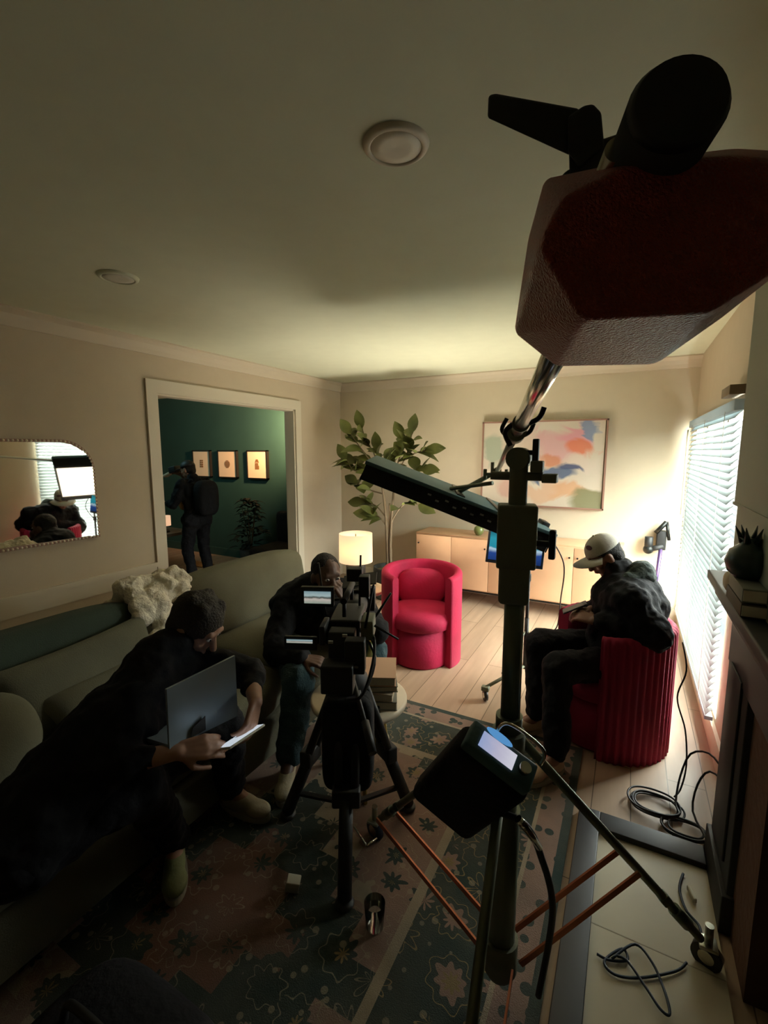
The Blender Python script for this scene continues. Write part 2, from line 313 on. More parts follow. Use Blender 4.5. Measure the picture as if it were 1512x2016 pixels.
class MB:
    def __init__(s): s.v = []; s.f = []; s.sm = []
    def add(s, vs, fs, smooth=False):
        o = len(s.v); s.v += [V(p) for p in vs]; s.f += [[i+o for i in f] for f in fs]; s.sm += [smooth]*len(fs); return s
    def box(s, c, d, R=None, bev=0):
        bm = bmesh.new(); bmesh.ops.create_cube(bm, size=1)
        for v in bm.verts: v.co = Vector((v.co.x*d[0], v.co.y*d[1], v.co.z*d[2]))
        if bev: bmesh.ops.bevel(bm, geom=bm.edges[:], offset=bev, segments=3, profile=.5, affect='EDGES', clamp_overlap=True)
        s._bm(bm, c, R, bool(bev)); return s
    def _bm(s, bm, c, R, smooth):
        bm.verts.index_update(); c = V(c)
        s.add([(R @ v.co if R else v.co) + c for v in bm.verts], [[v.index for v in f.verts] for f in bm.faces], smooth); bm.free()
    def box2(s, lo, hi, bev=0):
        lo, hi = V(lo), V(hi); return s.box((lo+hi)/2, hi-lo, None, bev)
    def ell(s, c, r, R=None, seg=20, rings=12, e=1.0):
        vs = []; fs = []
        def pw(t): return math.copysign(abs(t)**e, t)
        for i in range(rings+1):
            ph = -PI/2 + PI*i/rings
            for j in range(seg):
                th = 2*PI*j/seg
                p = Vector((r[0]*pw(math.cos(ph))*pw(math.cos(th)), r[1]*pw(math.cos(ph))*pw(math.sin(th)), r[2]*pw(math.sin(ph))))
                vs.append((R @ p if R else p) + V(c))
        for i in range(rings):
            for j in range(seg):
                a = i*seg+j; b2 = i*seg+(j+1) % seg; fs.append([a, b2, b2+seg, a+seg])
        return s.add(vs, fs, True)
    def tube(s, pts, rad, seg=12, caps=True, closed=False, smooth=True):
        pts = [V(p) for p in pts]; n = len(pts)
        rs = rad if isinstance(rad, (list, tuple)) else [rad]*n
        vs = []; fs = []; prev = None
        for i, p in enumerate(pts):
            if closed: t = pts[(i+1) % n]-pts[i-1]
            else: t = pts[min(i+1, n-1)]-pts[max(i-1, 0)]
            t.normalize()
            if prev is None:
                u = Vector((0, 0, 1)) if abs(t.z) < .9 else Vector((1, 0, 0)); x = u.cross(t).normalized()
            else:
                x = prev - t*prev.dot(t)
                x = x.normalized() if x.length > 1e-6 else Vector((1, 0, 0)).cross(t).normalized()
            prev = x; y = t.cross(x)
            for j in range(seg):
                a = 2*PI*j/seg; vs.append(p + (x*math.cos(a)+y*math.sin(a))*rs[i])
        m = n if closed else n-1
        for i in range(m):
            for j in range(seg):
                a = i*seg+j; b = i*seg+(j+1) % seg; k = ((i+1) % n)*seg; fs.append([a, b, k+(j+1) % seg, k+j])
        if caps and not closed: fs.append(list(range(seg))[::-1]); fs.append([(n-1)*seg+j for j in range(seg)])
        o = len(s.f); s.add(vs, fs, smooth)
        if caps and not closed: s.sm[-1] = s.sm[-2] = False
        return s
    def cyl(s, a, b, r, r2=None, seg=20): return s.tube([a, b], [r, r if r2 is None else r2], seg)
    def cap(s, a, b, r, r2=None, seg=14):
        # capsule with rounded ends
        r2 = r if r2 is None else r2; a, b = V(a), V(b); d = (b-a); Ln = d.length
        if Ln < 1e-6: return s.ell(a, (r, r, r))
        d.normalize(); P = []; Rr = []
        for k in range(5):
            t = PI/2*k/5; P.append(a - d*r*math.cos(t)); Rr.append(max(r*math.sin(t), r*.05))
        P.append(a); Rr.append(r); P.append(b); Rr.append(r2)
        for k in range(1, 6):
            t = PI/2*k/5; P.append(b + d*r2*math.sin(t)); Rr.append(max(r2*math.cos(t), r2*.05))
        return s.tube(P, Rr, seg)
    def lathe(s, prof, c, R=None, seg=32):
        vs = []; fs = []; n = len(prof)
        for r, z in prof:
            for j in range(seg):
                a = 2*PI*j/seg; p = Vector((r*math.cos(a), r*math.sin(a), z)); vs.append((R @ p if R else p)+V(c))
        for i in range(n-1):
            for j in range(seg):
                a = i*seg+j; b = i*seg+(j+1) % seg; fs.append([a, b, b+seg, a+seg])
        return s.add(vs, fs, True)
    def prism(s, poly, d):      # poly: 3D points, d: extrusion vector
        poly = [V(p) for p in poly]; d = V(d); n = len(poly)
        return s.add(poly+[p+d for p in poly], [list(range(n))[::-1], [n+i for i in range(n)]]+[[i, (i+1) % n, n+(i+1) % n, n+i] for i in range(n)])
    def hull(s, pts, bev=0, smooth=False):
        bm = bmesh.new()
        for p in pts: bm.verts.new(V(p))
        r = bmesh.ops.convex_hull(bm, input=bm.verts[:])
        junk = [g for g in r['geom_interior'] if isinstance(g, bmesh.types.BMVert)] 
        if junk: bmesh.ops.delete(bm, geom=junk, context='VERTS')
        bmesh.ops.dissolve_limit(bm, angle_limit=.03, verts=bm.verts[:], edges=bm.edges[:])
        if bev: bmesh.ops.bevel(bm, geom=bm.edges[:], offset=bev, segments=3, profile=.5, affect='EDGES', clamp_overlap=True)
        s._bm(bm, (0, 0, 0), None, smooth); return s
    def build(s, name, m, parent=None, label=None, origin=None):
        if parent is not None: off = V(parent['_o'])
        else:
            if origin is None:
                xs = [p.x for p in s.v]; ys = [p.y for p in s.v]; zs = [p.z for p in s.v]
                origin = ((min(xs)+max(xs))/2, (min(ys)+max(ys))/2, min(zs))
            off = V(origin)
        me = bpy.data.meshes.new(name); me.from_pydata([p-off for p in s.v], [], s.f); me.update()
        bm = bmesh.new(); bm.from_mesh(me)
        for f, k in zip(bm.faces, s.sm): f.smooth = k
        bmesh.ops.recalc_face_normals(bm, faces=bm.faces[:]); bm.to_mesh(me); bm.free()
        o = bpy.data.objects.new(name, me); COL.objects.link(o)
        me.materials.append(m)
        o['_o'] = tuple(off)
        if parent is not None: o.parent = parent
        else: o.location = off
        if label: o['label'] = label
        return o
    def blob(s, name, m, parent=None, voxel=.01, smooth=6, fac=.5, label=None, noise=0, nscale=8, origin=None):
        """joins overlapping shapes into one continuous skin"""
        o = s.build(name, m, parent, label, origin)
        r = o.modifiers.new('r', 'REMESH'); r.mode = 'VOXEL'; r.voxel_size = voxel; r.use_smooth_shade = True
        k = o.modifiers.new('s', 'SMOOTH'); k.factor = fac; k.iterations = smooth
        if noise:
            t = bpy.data.textures.new(name, 'CLOUDS'); t.noise_scale = nscale; t.noise_depth = 2
            dm = o.modifiers.new('d', 'DISPLACE'); dm.texture = t; dm.strength = noise; dm.mid_level = .5
        dg = bpy.context.evaluated_depsgraph_get(); dg.update()
        me = bpy.data.meshes.new_from_object(o.evaluated_get(dg), depsgraph=dg)
        o.modifiers.clear(); old = o.data; o.data = me; bpy.data.meshes.remove(old); me.name = name
        if not me.materials: me.materials.append(m)
        for p in me.polygons: p.use_smooth = True
        return o

def thing(name, label, cat, loc, group=None):
    o = bpy.data.objects.new(name, None); COL.objects.link(o); o.location = loc; o.empty_display_size = .1
    o['label'] = label; o['category'] = cat; o['_o'] = tuple(loc)
    if group: o['group'] = group
    return o
def tag(o, label, cat, group=None):
    o['label'] = label; o['category'] = cat
    if group: o['group'] = group
    return o
def struct(o): o['kind'] = 'structure'; return o
def copy_tree(o, parent=None):
    c = o.copy(); COL.objects.link(c)
    if parent: c.parent = parent
    for ch in list(o.children): copy_tree(ch, c)
    return c
def arc(c, r, a0, a1, n, ax=(1, 0, 0), ay=(0, 1, 0)):
    return [V(c)+V(ax)*r*math.cos(a0+(a1-a0)*i/n)+V(ay)*r*math.sin(a0+(a1-a0)*i/n) for i in range(n+1)]
def spline(pts, n=8):
    pts = [V(p) for p in pts]; P = [pts[0]]+pts+[pts[-1]]; out = []
    for i in range(1, len(P)-2):
        a, b, c, d = P[i-1], P[i], P[i+1], P[i+2]
        for k in range(n):
            t = k/n; out.append(.5*((2*b)+(c-a)*t+(2*a-5*b+4*c-d)*t*t+(3*b-a-3*c+d)*t**3))
    out.append(pts[-1]); return out

# ------------------------------------------------------------------ ROOM SHELL
XL, XR, YB, YF, ZC = -3.3, .52, 5.0, -1.6, 2.45
GX0, GY0 = -7.2, 1.2
struct(MB().box2((XL, YF, -.1), (XR+.1, YB, 0)).build('floor', M['floor']))
struct(MB().box2((GX0, GY0, -.1), (XL, YB, 0)).build('floor', M['floor']))
struct(MB().box2((GX0, YF-.1, ZC), (XR+.2, YB+.1, ZC+.1)).build('ceiling', M['ceil']))
struct(MB().box2((XL-.12, YB, 0), (XR+.1, YB+.1, ZC)).build('wall_back', M['wall_back']))
struct(MB().box2((GX0, YB, 0), (XL-.12, YB+.1, ZC)).build('wall_green_back', M['green_wall']))
struct(MB().box2((GX0-.1, GY0, 0), (GX0, YB+.1, ZC)).build('wall_green_left', M['green_wall']))
struct(MB().box2((GX0, GY0-.1, 0), (XL-.12, GY0, ZC)).build('wall_green_front', M['green_wall']))
struct(MB().box2((XL-.12, YF-.1, 0), (XR+.1, YF, ZC)).build('wall_front', M['wall']))
DY0, DY1, DZ = 2.40, 4.08, 2.065
lw = MB().box2((XL-.12, YF, 0), (XL, DY0, ZC)).box2((XL-.12, DY1, 0), (XL, YB, ZC)).box2((XL-.12, DY0, DZ), (XL, DY1, ZC))
struct(lw.build('wall_left', M['wall']))
# right wall with a tall window opening
WY0, WY1, WZ0, WZ1 = 2.92, 4.88, .16, 1.86
WX = .50
rw = MB().box2((WX, YF, 0), (WX+.12, WY0, ZC)).box2((WX, WY1, 0), (WX+.12, YB, ZC)).box2((WX, WY0, WZ1), (WX+.12, WY1, ZC)).box2((WX, WY0, 0), (WX+.12, WY1, WZ0))
struct(rw.build('wall_right', M['wall']))
# window frame with muntins and glass
win = MB()
fx = WX+.07
for a, b in (((fx, WY0, WZ0), (fx+.04, WY0+.05, WZ1)), ((fx, WY1-.05, WZ0), (fx+.04, WY1, WZ1)), ((fx, WY0, WZ0), (fx+.04, WY1, WZ0+.05)), ((fx, WY0, WZ1-.05), (fx+.04, WY1, WZ1)),
             ((fx, (WY0+WY1)/2-.025, WZ0), (fx+.04, (WY0+WY1)/2+.025, WZ1)), ((fx, WY0, 1.0), (fx+.04, WY1, 1.04))): win.box2(a, b)
wo = struct(win.build('window_1', M['trimw']))
gl = MB().box2((fx+.015, WY0+.05, WZ0+.05), (fx+.021, WY1-.05, WZ1-.05)).build('pane', glass_thin(), wo)
# door casing and lining
cs = MB()
for sx in (XL, XL-.12-.02):
    cs.box2((sx, DY0-.095, 0), (sx+.02, DY0, DZ+.10)); cs.box2((sx, DY1, 0), (sx+.02, DY1+.095, DZ+.10)); cs.box2((sx, DY0, DZ), (sx+.02, DY1, DZ+.10))
cs.box2((XL-.12, DY0, 0), (XL, DY0+.015, DZ)).box2((XL-.12, DY1-.015, 0), (XL, DY1, DZ)).box2((XL-.12, DY0, DZ-.015), (XL, DY1, DZ))
struct(cs.build('trim_1', M['trimw']))
# crown moulding, chair rail, baseboards
def crown(name, a, b, inward):
    a, b, i = V(a), V(b), V(inward); z = V(0, 0, 1)
    prof = [(0, 0), (.085, 0), (.085, -.012), (.05, -.035), (.03, -.07), (.018, -.10), (0, -.10)]
    return struct(MB().prism([a+i*p+z*q for p, q in prof], b-a).build(name, M['crown']))
M['crown'] = mat('crown_paint', (.58, .50, .37), .6)
crown('trim_2', (XL, YF, ZC), (XL, YB, ZC), (1, 0, 0))
crown('trim_3', (XL, YB, ZC), (WX, YB, ZC), (0, -1, 0))
r = MB().box2((XL, YF, .70), (XL+.022, DY0-.095, .735)).box2((XL, YF, .60), (XL+.012, DY0-.095, .70)); struct(r.build('trim_4', M['trimw']))
r = MB().box2((XL, DY1+.095, 0), (XL+.018, YB, .13)).box2((XL, YF, 0), (XL+.018, DY0-.095, .13)); struct(r.build('baseboard_left', M['trimw']))
struct(MB().box2((XL+.018, YB-.018, 0), (WX-.018, YB, .13)).build('baseboard_back', M['trimw']))
struct(MB().box2((WX-.018, 2.12, 0), (WX, YB, .13)).build('baseboard_right', M['trimw']))
r = MB().box2((GX0, YB-.02, 0), (XL-.14, YB, .12)); struct(r.build('baseboard_green', M['green_wall']))

# window blinds
t = thing('window_blinds', 'white horizontal slat blinds glowing with daylight on the right wall', 'blinds', (WX-.035, (WY0+WY1)/2, .12))
bx = WX-.035
MB().box2((bx-.025, WY0-.03, 1.82), (bx+.025, WY1+.03, 1.875), .004).build('headrail', M['slat'], t)
sl = MB(); z = .20; k = 0
while z < 1.81:
    a = math.radians(50)
    dx, dz = .024*math.cos(a), .024*math.sin(a)
    sl.prism([(bx-dx, WY0-.02, z-dz), (bx, WY0-.02, z+.003), (bx+dx, WY0-.02, z+dz), (bx+dx, WY0-.02, z+dz+.002), (bx, WY0-.02, z+.005), (bx-dx, WY0-.02, z-dz+.002)], (0, WY1-WY0+.04, 0))
    z += .040
sl.build('slats', M['slat'], t)
MB().box2((bx-.02, WY0-.02, .155), (bx+.02, WY1+.02, .178), .004).build('bottom_rail', M['slat'], t)
cd = MB()
for y in (WY0+.2, (WY0+WY1)/2, WY1-.2): cd.cyl((bx-.027, y, .17), (bx-.027, y, 1.83), .0015, seg=6)
cd.build('ladder_cord', M['trimw'], t)
MB().cyl((bx-.035, WY1-.02, 1.05), (bx-.035, WY1-.02, 1.80), .006, seg=10).build('tilt_wand', M['trimw'], t)
tag(MB().box2((WX-.075, 2.96, 1.905), (WX, 3.20, 1.955), .003).build('curtain_bracket', M['bracket']), 'brown bracket box on the wall above the near corner of the blinds', 'bracket')

# ------------------------------------------------------------------ FIREPLACE
BX = .36
struct(MB().box2((BX, YF+.01, 1.14), (WX, 2.10, ZC)).build('wall_chimney', M['breast']))
struct(MB().box2((BX-.014, .2, 1.43), (BX, 2.08, 2.449)).box2((BX-.018, .2, 1.425), (BX, 2.085, 1.435)).build('trim_5', M['breast']))
t = thing('fireplace_surround', 'black wooden fireplace surround with mantel shelf on the right', 'fireplace', (.42, 1.1, 0))
MB().box2((.300, .0, 1.115), (BX+.02, 2.19, 1.15), .006).build('mantel_shelf', M['black'], t)
MB().box2((.325, .03, 1.06), (BX+.02, 2.16, 1.115), .01).build('shelf_moulding', M['black'], t)
for y0, y1 in ((1.74, 2.06), (.1, .40)):
    mb = MB().box2((.375, y0, 0), (.49, y1, .92), .004).box2((.36, y0-.015, 0), (.49, y1+.015, .14), .004).box2((.367, y0+.07, .2), (.376, y1-.07, .86), .003)
    mb.build('pilaster', M['black'], t)
MB().box2((.372, .1, .84), (.49, 2.06, 1.065), .004).build('frieze', M['black'], t)
MB().box2((.395, 1.52, 0), (.47, 1.74, .84)).box2((.395, .40, 0), (.47, .60, .84)).box2((.395, .60, .70), (.47, 1.52, .84)).build('inner_frame', M['brick'], t)
MB().box2((.492, .4, 0), (.498, 1.74, .9)).build('firebox_back', M['black'], t)
# hearth
t = thing('hearth', 'beige tiled hearth slab edged with black boards in front of the fireplace', 'hearth', (.15, 1.0, 0))
MB().box2((-.02, .2, .001), (.359, 1.975, .012)).build('tile_slab', M['tile'], t)
MB().box2((-.105, .1, .001), (-.02, 2.075, .035), .004).build('black_edging', M['black'], t)
MB().box2((-.02, 1.975, .001), (.359, 2.075, .035), .004).build('black_edging', M['black'], t)
tl = MB()
M['grout'] = mat('grout', (.36, .32, .23), .8)
for yy in (.65, 1.1, 1.55): MB().box2((-.02, yy-.002, .0115), (.359, yy+.002, .0125)).build('grout_line', M['grout'], t)

# things on the mantel
t = thing('ceramic_vase', 'round dark green ceramic pot with a spiky crown on the mantel', 'vase', (.335, 1.72, 1.235))
c = V(.335, 1.72, 1.235)
MB().lathe([(0, 0), (.03, 0), (.052, .02), (.06, .05), (.05, .085), (.028, .102), (.022, .115), (.03, .125), (0, .118)], c).build('pot_body', M['dark_vase'], t)
sp = MB()
for k in range(6): a = k*PI/3; sp.cyl(c+V(.018*math.cos(a), .018*math.sin(a), .11), c+V(.040*math.cos(a), .040*math.sin(a), .158), .010, .001, 8)
sp.build('crown', M['dark_vase'], t)
tag(MB().ell((.330, 1.86, 1.185), (.028, .05, .034), e=.7).build('pumpkin_ornament', M['book_c']), 'small cream lumpy ornament at the far end of the mantel', 'ornament')
for k, (zz, mm, lb) in enumerate(((1.151, 'book_b', 'thick dark brown book lying flat on the mantel, lower one'), (1.195, 'book_g', 'grey book on top of the brown book under the dark pot'))):
    t = thing('book', lb, 'book', (.335, 1.70, zz), 'books on the mantel')
    MB().box2((.302, 1.58, zz), (.365 - .005*k, 1.80-.02*k, zz+.040), .002).build('cover', M[mm], t)
    MB().box2((.3045, 1.577, zz+.005), (.362-.005*k, 1.797-.02*k, zz+.035)).build('pages', M['paper'], t)

# ------------------------------------------------------------------ CEILING LIGHTS
for k, (x, y, lb) in enumerate(((-.62, 1.23, 'round white recessed ceiling light near the middle of the ceiling'), (-2.23, 1.46, 'faint round recessed ceiling light at the left, close to the crown moulding'))):
    t = thing('ceiling_light', lb, 'ceiling light', (x, y, ZC-.012), 'recessed ceiling lights')
    MB().lathe([(.070, .012), (.070, .002), (.076, -.002), (.088, .004), (.092, .012)], (x, y, ZC-.012)).build('trim_ring', M['trimw' if k == 0 else 'ceil'], t)
    MB().lathe([(0, .004), (.04, .001), (.070, .003), (.070, .010), (0, .011)], (x, y, ZC-.012)).build('lens', mat('milky_lens', (.80, .74, .60) if k == 0 else (.6, .58, .48), .5, emit=(1, .9, .7), estr=.0), t)

# ------------------------------------------------------------------ MIRROR
my0, my1, mz0, mz1, mr = .92, 1.86, 1.02, 1.69, .20
def mirror_outline(g):
    y0, y1, z0, z1, r = my0+g, my1-g, mz0+g, mz1-g, mr-g*.5
    P = [(y0, z0), (y1, z0)]
    P += [(y1-r+r*math.cos(a), z1-r+r*math.sin(a)) for a in [PI/2*i/12 for i in range(13)]]
    P += [(y0+r+r*math.cos(a), z1-r+r*math.sin(a)) for a in [PI/2+PI/2*i/12 for i in range(13)]]
    return P
t = thing('wall_mirror', 'rounded top mirror with beaded frame on the left wall', 'mirror', (XL, 1.39, mz0))
ma = math.tan(math.radians(2.3)); MB().prism([(XL+.026+(y-1.39)*-ma*-1, y, z) for y, z in mirror_outline(.012)], (.004, 0, 0)).build('glass', M['mirror'], t)
out, inn = mirror_outline(0), mirror_outline(.018); n = len(out)
fr = MB(); fr.add([(XL+.001, *p) for p in out]+[(XL+.046, *p) for p in out]+[(XL+.046, *p) for p in inn]+[(XL+.001, *p) for p in inn],
       [[k*n+i, k*n+(i+1) % n, ((k+1) % 4)*n+(i+1) % n, ((k+1) % 4)*n+i] for k in range(4) for i in range(n)])
fr.build('frame', M['frame_rose'], t)
bd = MB(); mid = mirror_outline(.009); L0 = 0
for i in range(n):
    a, b = V(0, *mid[i]), V(0, *mid[(i+1) % n]); ln = (b-a).length; k = L0
    while k < ln:
        p = a+(b-a)*(k/ln); bd.ell((XL+.047, p.y, p.z), (.006, .008, .008), seg=8, rings=5); k += .024
    L0 = k-ln
bd.build('beading', M['stone'], t)

# ------------------------------------------------------------------ GREEN ROOM
def print_art(x, kind, lb):
    t = thing('framed_print', lb, 'framed print', (x, YB, 1.22), 'framed prints on the green wall')
    y = YB-.001
    w_, h_ = .385, .41; z0 = 1.215
    f = MB()
    for a, b in (((x-w_/2, y-.045, z0), (x-w_/2+.015, y, z0+h_)), ((x+w_/2-.015, y-.045, z0), (x+w_/2, y, z0+h_)), ((x-w_/2, y-.045, z0), (x+w_/2, y, z0+.015)), ((x-w_/2, y-.045, z0+h_-.015), (x+w_/2, y, z0+h_))): f.box2(a, b)
    f.build('frame', M['frame_black'], t)
    MB().box2((x-w_/2+.014, y-.035, z0+.014), (x+w_/2-.014, y-.01, z0+h_-.014)).build('mat_board', M['art_paper'], t)
    ink = MB(); yy = y-.037; zc = z0+h_/2
    if kind == 0:
        for i in range(2):
            for j in range(4): ink.box((x-.018+i*.036, yy, zc-.045+j*.03), (.03, .003, .022))
    elif kind == 1:
        for j in range(7):
            q = (j-3)/3.4; wv = .055*math.sqrt(1-q*q); ink.box((x, yy, zc+q*.055), (2*wv, .003, .011))
    else:
        ink.box((x, yy, zc-.04), (.075, .003, .05)).box((x-.006, yy, zc+.005), (.06, .003, .03))
        ink.box((x-.02, yy, zc+.05), (.016, .003, .05), euler(0, .4, 0)).box((x+.02, yy, zc+.05), (.016, .003, .05), euler(0, -.4, 0)).box((x, yy, zc+.05), (.014, .003, .05))
    ink.build('print', M['art_ink'], t)
print_art(-5.85, 0, 'framed print nearest the standing person, two columns of small brown blocks')
print_art(-5.30, 1, 'middle framed print on the green wall, brown round motif')
print_art(-4.71, 2, 'framed print furthest right on the green wall, brown pineapple like motif')

def make_leaf(mb, p, d, L_, W_, droop=.3, up=(0, 0, 1)):
    d = V(d).normalized(); s = V(up).cross(d)
    s = s.normalized() if s.length > 1e-3 else V(1, 0, 0); nrm = d.cross(s)
    vs = []; N = 7
    for i in range(N+1):
        t_ = i/N; wv = W_*math.sin(PI*min(1, t_**.75*.97+.02))*(.75+.4*t_)/1.1
        c = V(p)+d*L_*t_ - V(0, 0, 1)*droop*L_*t_*t_
        vs += [c-s*wv+nrm*wv*.25, c, c+s*wv+nrm*wv*.25]
    fs = []
    for i in range(N): a = i*3; fs += [[a, a+1, a+4, a+3], [a+1, a+2, a+5, a+4]]
    mb.add(vs, fs, True)

# dark houseplant in the green room
t = thing('potted_plant', 'dark bushy plant by the green wall seen through the doorway', 'plant', (-4.55, 4.62, 0))
MB().lathe([(0, 0), (.13, 0), (.16, .28), (.15, .28), (.14, .26), (0, .26)], (-4.55, 4.62, 0)).build('pot', M['pot'], t)
lv = MB(); rnd = random.Random(3)
for k in range(110):
    h = rnd.uniform(.3, .98); a = rnd.uniform(0, 2*PI); rr = rnd.uniform(0, .34)*(1.1-h)
    make_leaf(lv, (-4.55+rr*math.cos(a), 4.62+rr*math.sin(a), h), (math.cos(a), math.sin(a), rnd.uniform(.1, .9)), .17, .045, .5)
lv.build('foliage', mat('dark_leaf', (.008, .016, .010), .6), t)
st = MB()
for k in range(5): a = k*1.3; st.cyl((-4.55, 4.62, .25), (-4.55+.1*math.cos(a), 4.62+.1*math.sin(a), .85), .008, .004, 6)
st.build('stems', M['stem'], t)
# dark armchair at right of the green room
t = thing('armchair', 'black armchair low in the right of the green room', 'chair', (-3.85, 4.45, 0))
MB().box2((-4.15, 4.15, .12), (-3.55, 4.75, .42), .05).build('seat', M['black_cloth'], t)
MB().box2((-4.15, 4.66, .3), (-3.55, 4.82, .82), .06).build('backrest', M['black_cloth'], t)
for x in (-4.1, -3.6):
    for y in (4.2, 4.7): MB().cyl((x, y, 0), (x, y, .14), .015).build('leg', M['black'], t)
# table with lamp
t = thing('side_table', 'dark console table behind the left door jamb in the green room', 'table', (-5.75, 3.9, 0))
MB().box2((-6.3, 3.75, .50), (-5.25, 4.25, .54), .005).build('tabletop', M['book_b'], t)
for x in (-6.25, -5.3):
    for y in (3.8, 4.2): MB().box2((x-.02, y-.02, 0), (x+.02, y+.02, .5)).build('leg', M['book_b'], t)
t = thing('table_lamp', 'small table lamp with cream shade half hidden by the door jamb', 'lamp', (-5.42, 3.95, .54))
MB().lathe([(0, 0), (.06, 0), (.05, .03), (.015, .05), (.015, .11), (0, .11)], (-5.42, 3.95, .54)).build('base', M['black'], t)
MB().lathe([(.075, .09), (.075, .22), (.073, .22), (.073, .09)], (-5.42, 3.95, .54)).build('lamp_shade', translucent('small_shade', (.8, .6, .45), (.8, .6, .4), .5, (1, .72, .5), .30), t)
# low stools / gear bits in tan beneath the person
tag(MB().box2((-5.02, 3.42, .0), (-4.86, 3.55, .20), .01).build('cardboard_box', M['tan']), 'small tan box on the floor by the standing persons legs', 'box')
tag(MB().box2((-5.5, 4.3, .0), (-5.15, 4.5, .02), .005).build('paper_sheet', M['tan']), 'flat tan board lying on the green room floor', 'board')

# ------------------------------------------------------------------ BACK WALL: painting, sideboard, vase, fig
t = thing('canvas_painting', 'framed abstract painting with pink orange and navy brushwork', 'painting', (-1.43, YB, 1.04))
o = MB().box2((-1.42, YB-.035, 1.05), (-.22, YB-.001, 1.91)).build('canvas', M['canvas'], t)
for v in o.data.vertices: v.co = v.co - Vector((.01, 0, 0)) + Vector((0, 0, 0))
f = MB()
for a, b in (((-1.435, YB-.05, 1.035), (-1.42, YB-.001, 1.925)), ((-.22, YB-.05, 1.035), (-.205, YB-.001, 1.925)), ((-1.435, YB-.05, 1.035), (-.205, YB-.001, 1.05)), ((-1.435, YB-.05, 1.91), (-.205, YB-.001, 1.925))): f.box2(a, b)
f.build('frame', M['frame_rose'], t)

t = thing('sideboard', 'long pale oak sideboard on dark metal legs at the back wall', 'sideboard', (-1.0, 4.75, 0))
sx0, sx1, sy0, sy1, sz0, sz1 = -2.04, .0, 4.56, 4.97, .155, .73
MB().box2((sx0, sy0+.02, sz0), (sx1, sy1, sz1), .003).build('body', M['wood_cab'], t)
nd = 5; dw = (sx1-sx0-.02)/nd
for k in range(nd):
    a = sx0+.01+k*dw
    d_ = MB().box2((a+.002, sy0, sz0+.012), (a+dw-.002, sy0+.02, sz1-.02), .002).build('door', M['wood_cab'], t)
    hx_ = a+dw-.035 if k in (1, 3) else a+.035
    MB().cyl((hx_, sy0, .62), (hx_, sy0-.022, .62), .004, seg=8).cyl((hx_, sy0-.018, .62), (hx_, sy0-.026, .62), .009, seg=12).build('knob', M['black_metal'], d_)
lg = MB()
for x in (sx0+.15, sx1-.15, -1.02):
    MB().box2((x-.012, sy0+.03, 0), (x+.012, sy0+.055, sz0)).box2((x-.012, sy1-.05, 0), (x+.012, sy1-.025, sz0)).box2((x-.012, sy0+.03, 0), (x+.012, sy1-.025, .018)).build('leg', M['black_metal'], t)
MB().box2((sx0+.13, sy0+.03, sz0-.022), (sx1-.13, sy0+.05, sz0)).build('rail', M['black_metal'], t)

t = thing('bud_vase', 'small round green vase on the sideboard beneath the painting', 'vase', (-1.37, 4.70, .73))
MB().lathe([(0, 0), (.022, 0), (.045, .025), (.052, .055), (.045, .085), (.02, .105), (.012, .12), (.014, .135), (.009, .135), (.008, .12), (0, .11)], (-1.37, 4.70, .73)).build('vase_body', M['green_vase'], t)
MB().cyl((-1.37, 4.70, .84), (-1.365, 4.70, .93), .004, .003, 6).build('stem', M['leaf'], t)

# fiddle leaf fig
t = thing('fiddle_leaf_fig', 'tall leafy fig tree in a dark round pot in the back corner', 'plant', (-2.28, 4.40, 0))
P0 = V(-2.28, 4.40, 0)
MB().lathe([(0, 0), (.15, 0), (.175, .03), (.18, .33), (.178, .35), (.160, .35), (.158, .30), (0, .30)], P0).build('pot', M['pot'], t)
MB().lathe([(0, .315), (.08, .322), (.158, .305)], P0).build('soil', M['soil'], t)
tr = MB(); lf = MB(); rnd = random.Random(11)
tips = []
def branch(pts, r0, r1):
    sp_ = spline(pts, 6); n_ = len(sp_); tr.tube(sp_, [r0+(r1-r0)*i/(n_-1) for i in range(n_)], 8); return sp_
trunk = [branch([P0+V(-.02, 0, .30), P0+V(-.03, 0, .6), P0+V(-.05, 0, .95), P0+V(-.10, 0, 1.3)], .020, .014),
         branch([P0+V(.02, 0, .30), P0+V(.01, 0, .6), P0+V(.03, 0, .95), P0+V(.06, 0, 1.3)], .018, .012),
         branch([P0+V(0, .02, .30), P0+V(-.01, .02, .7), P0+V(0, .0, 1.05)], .014, .010)]
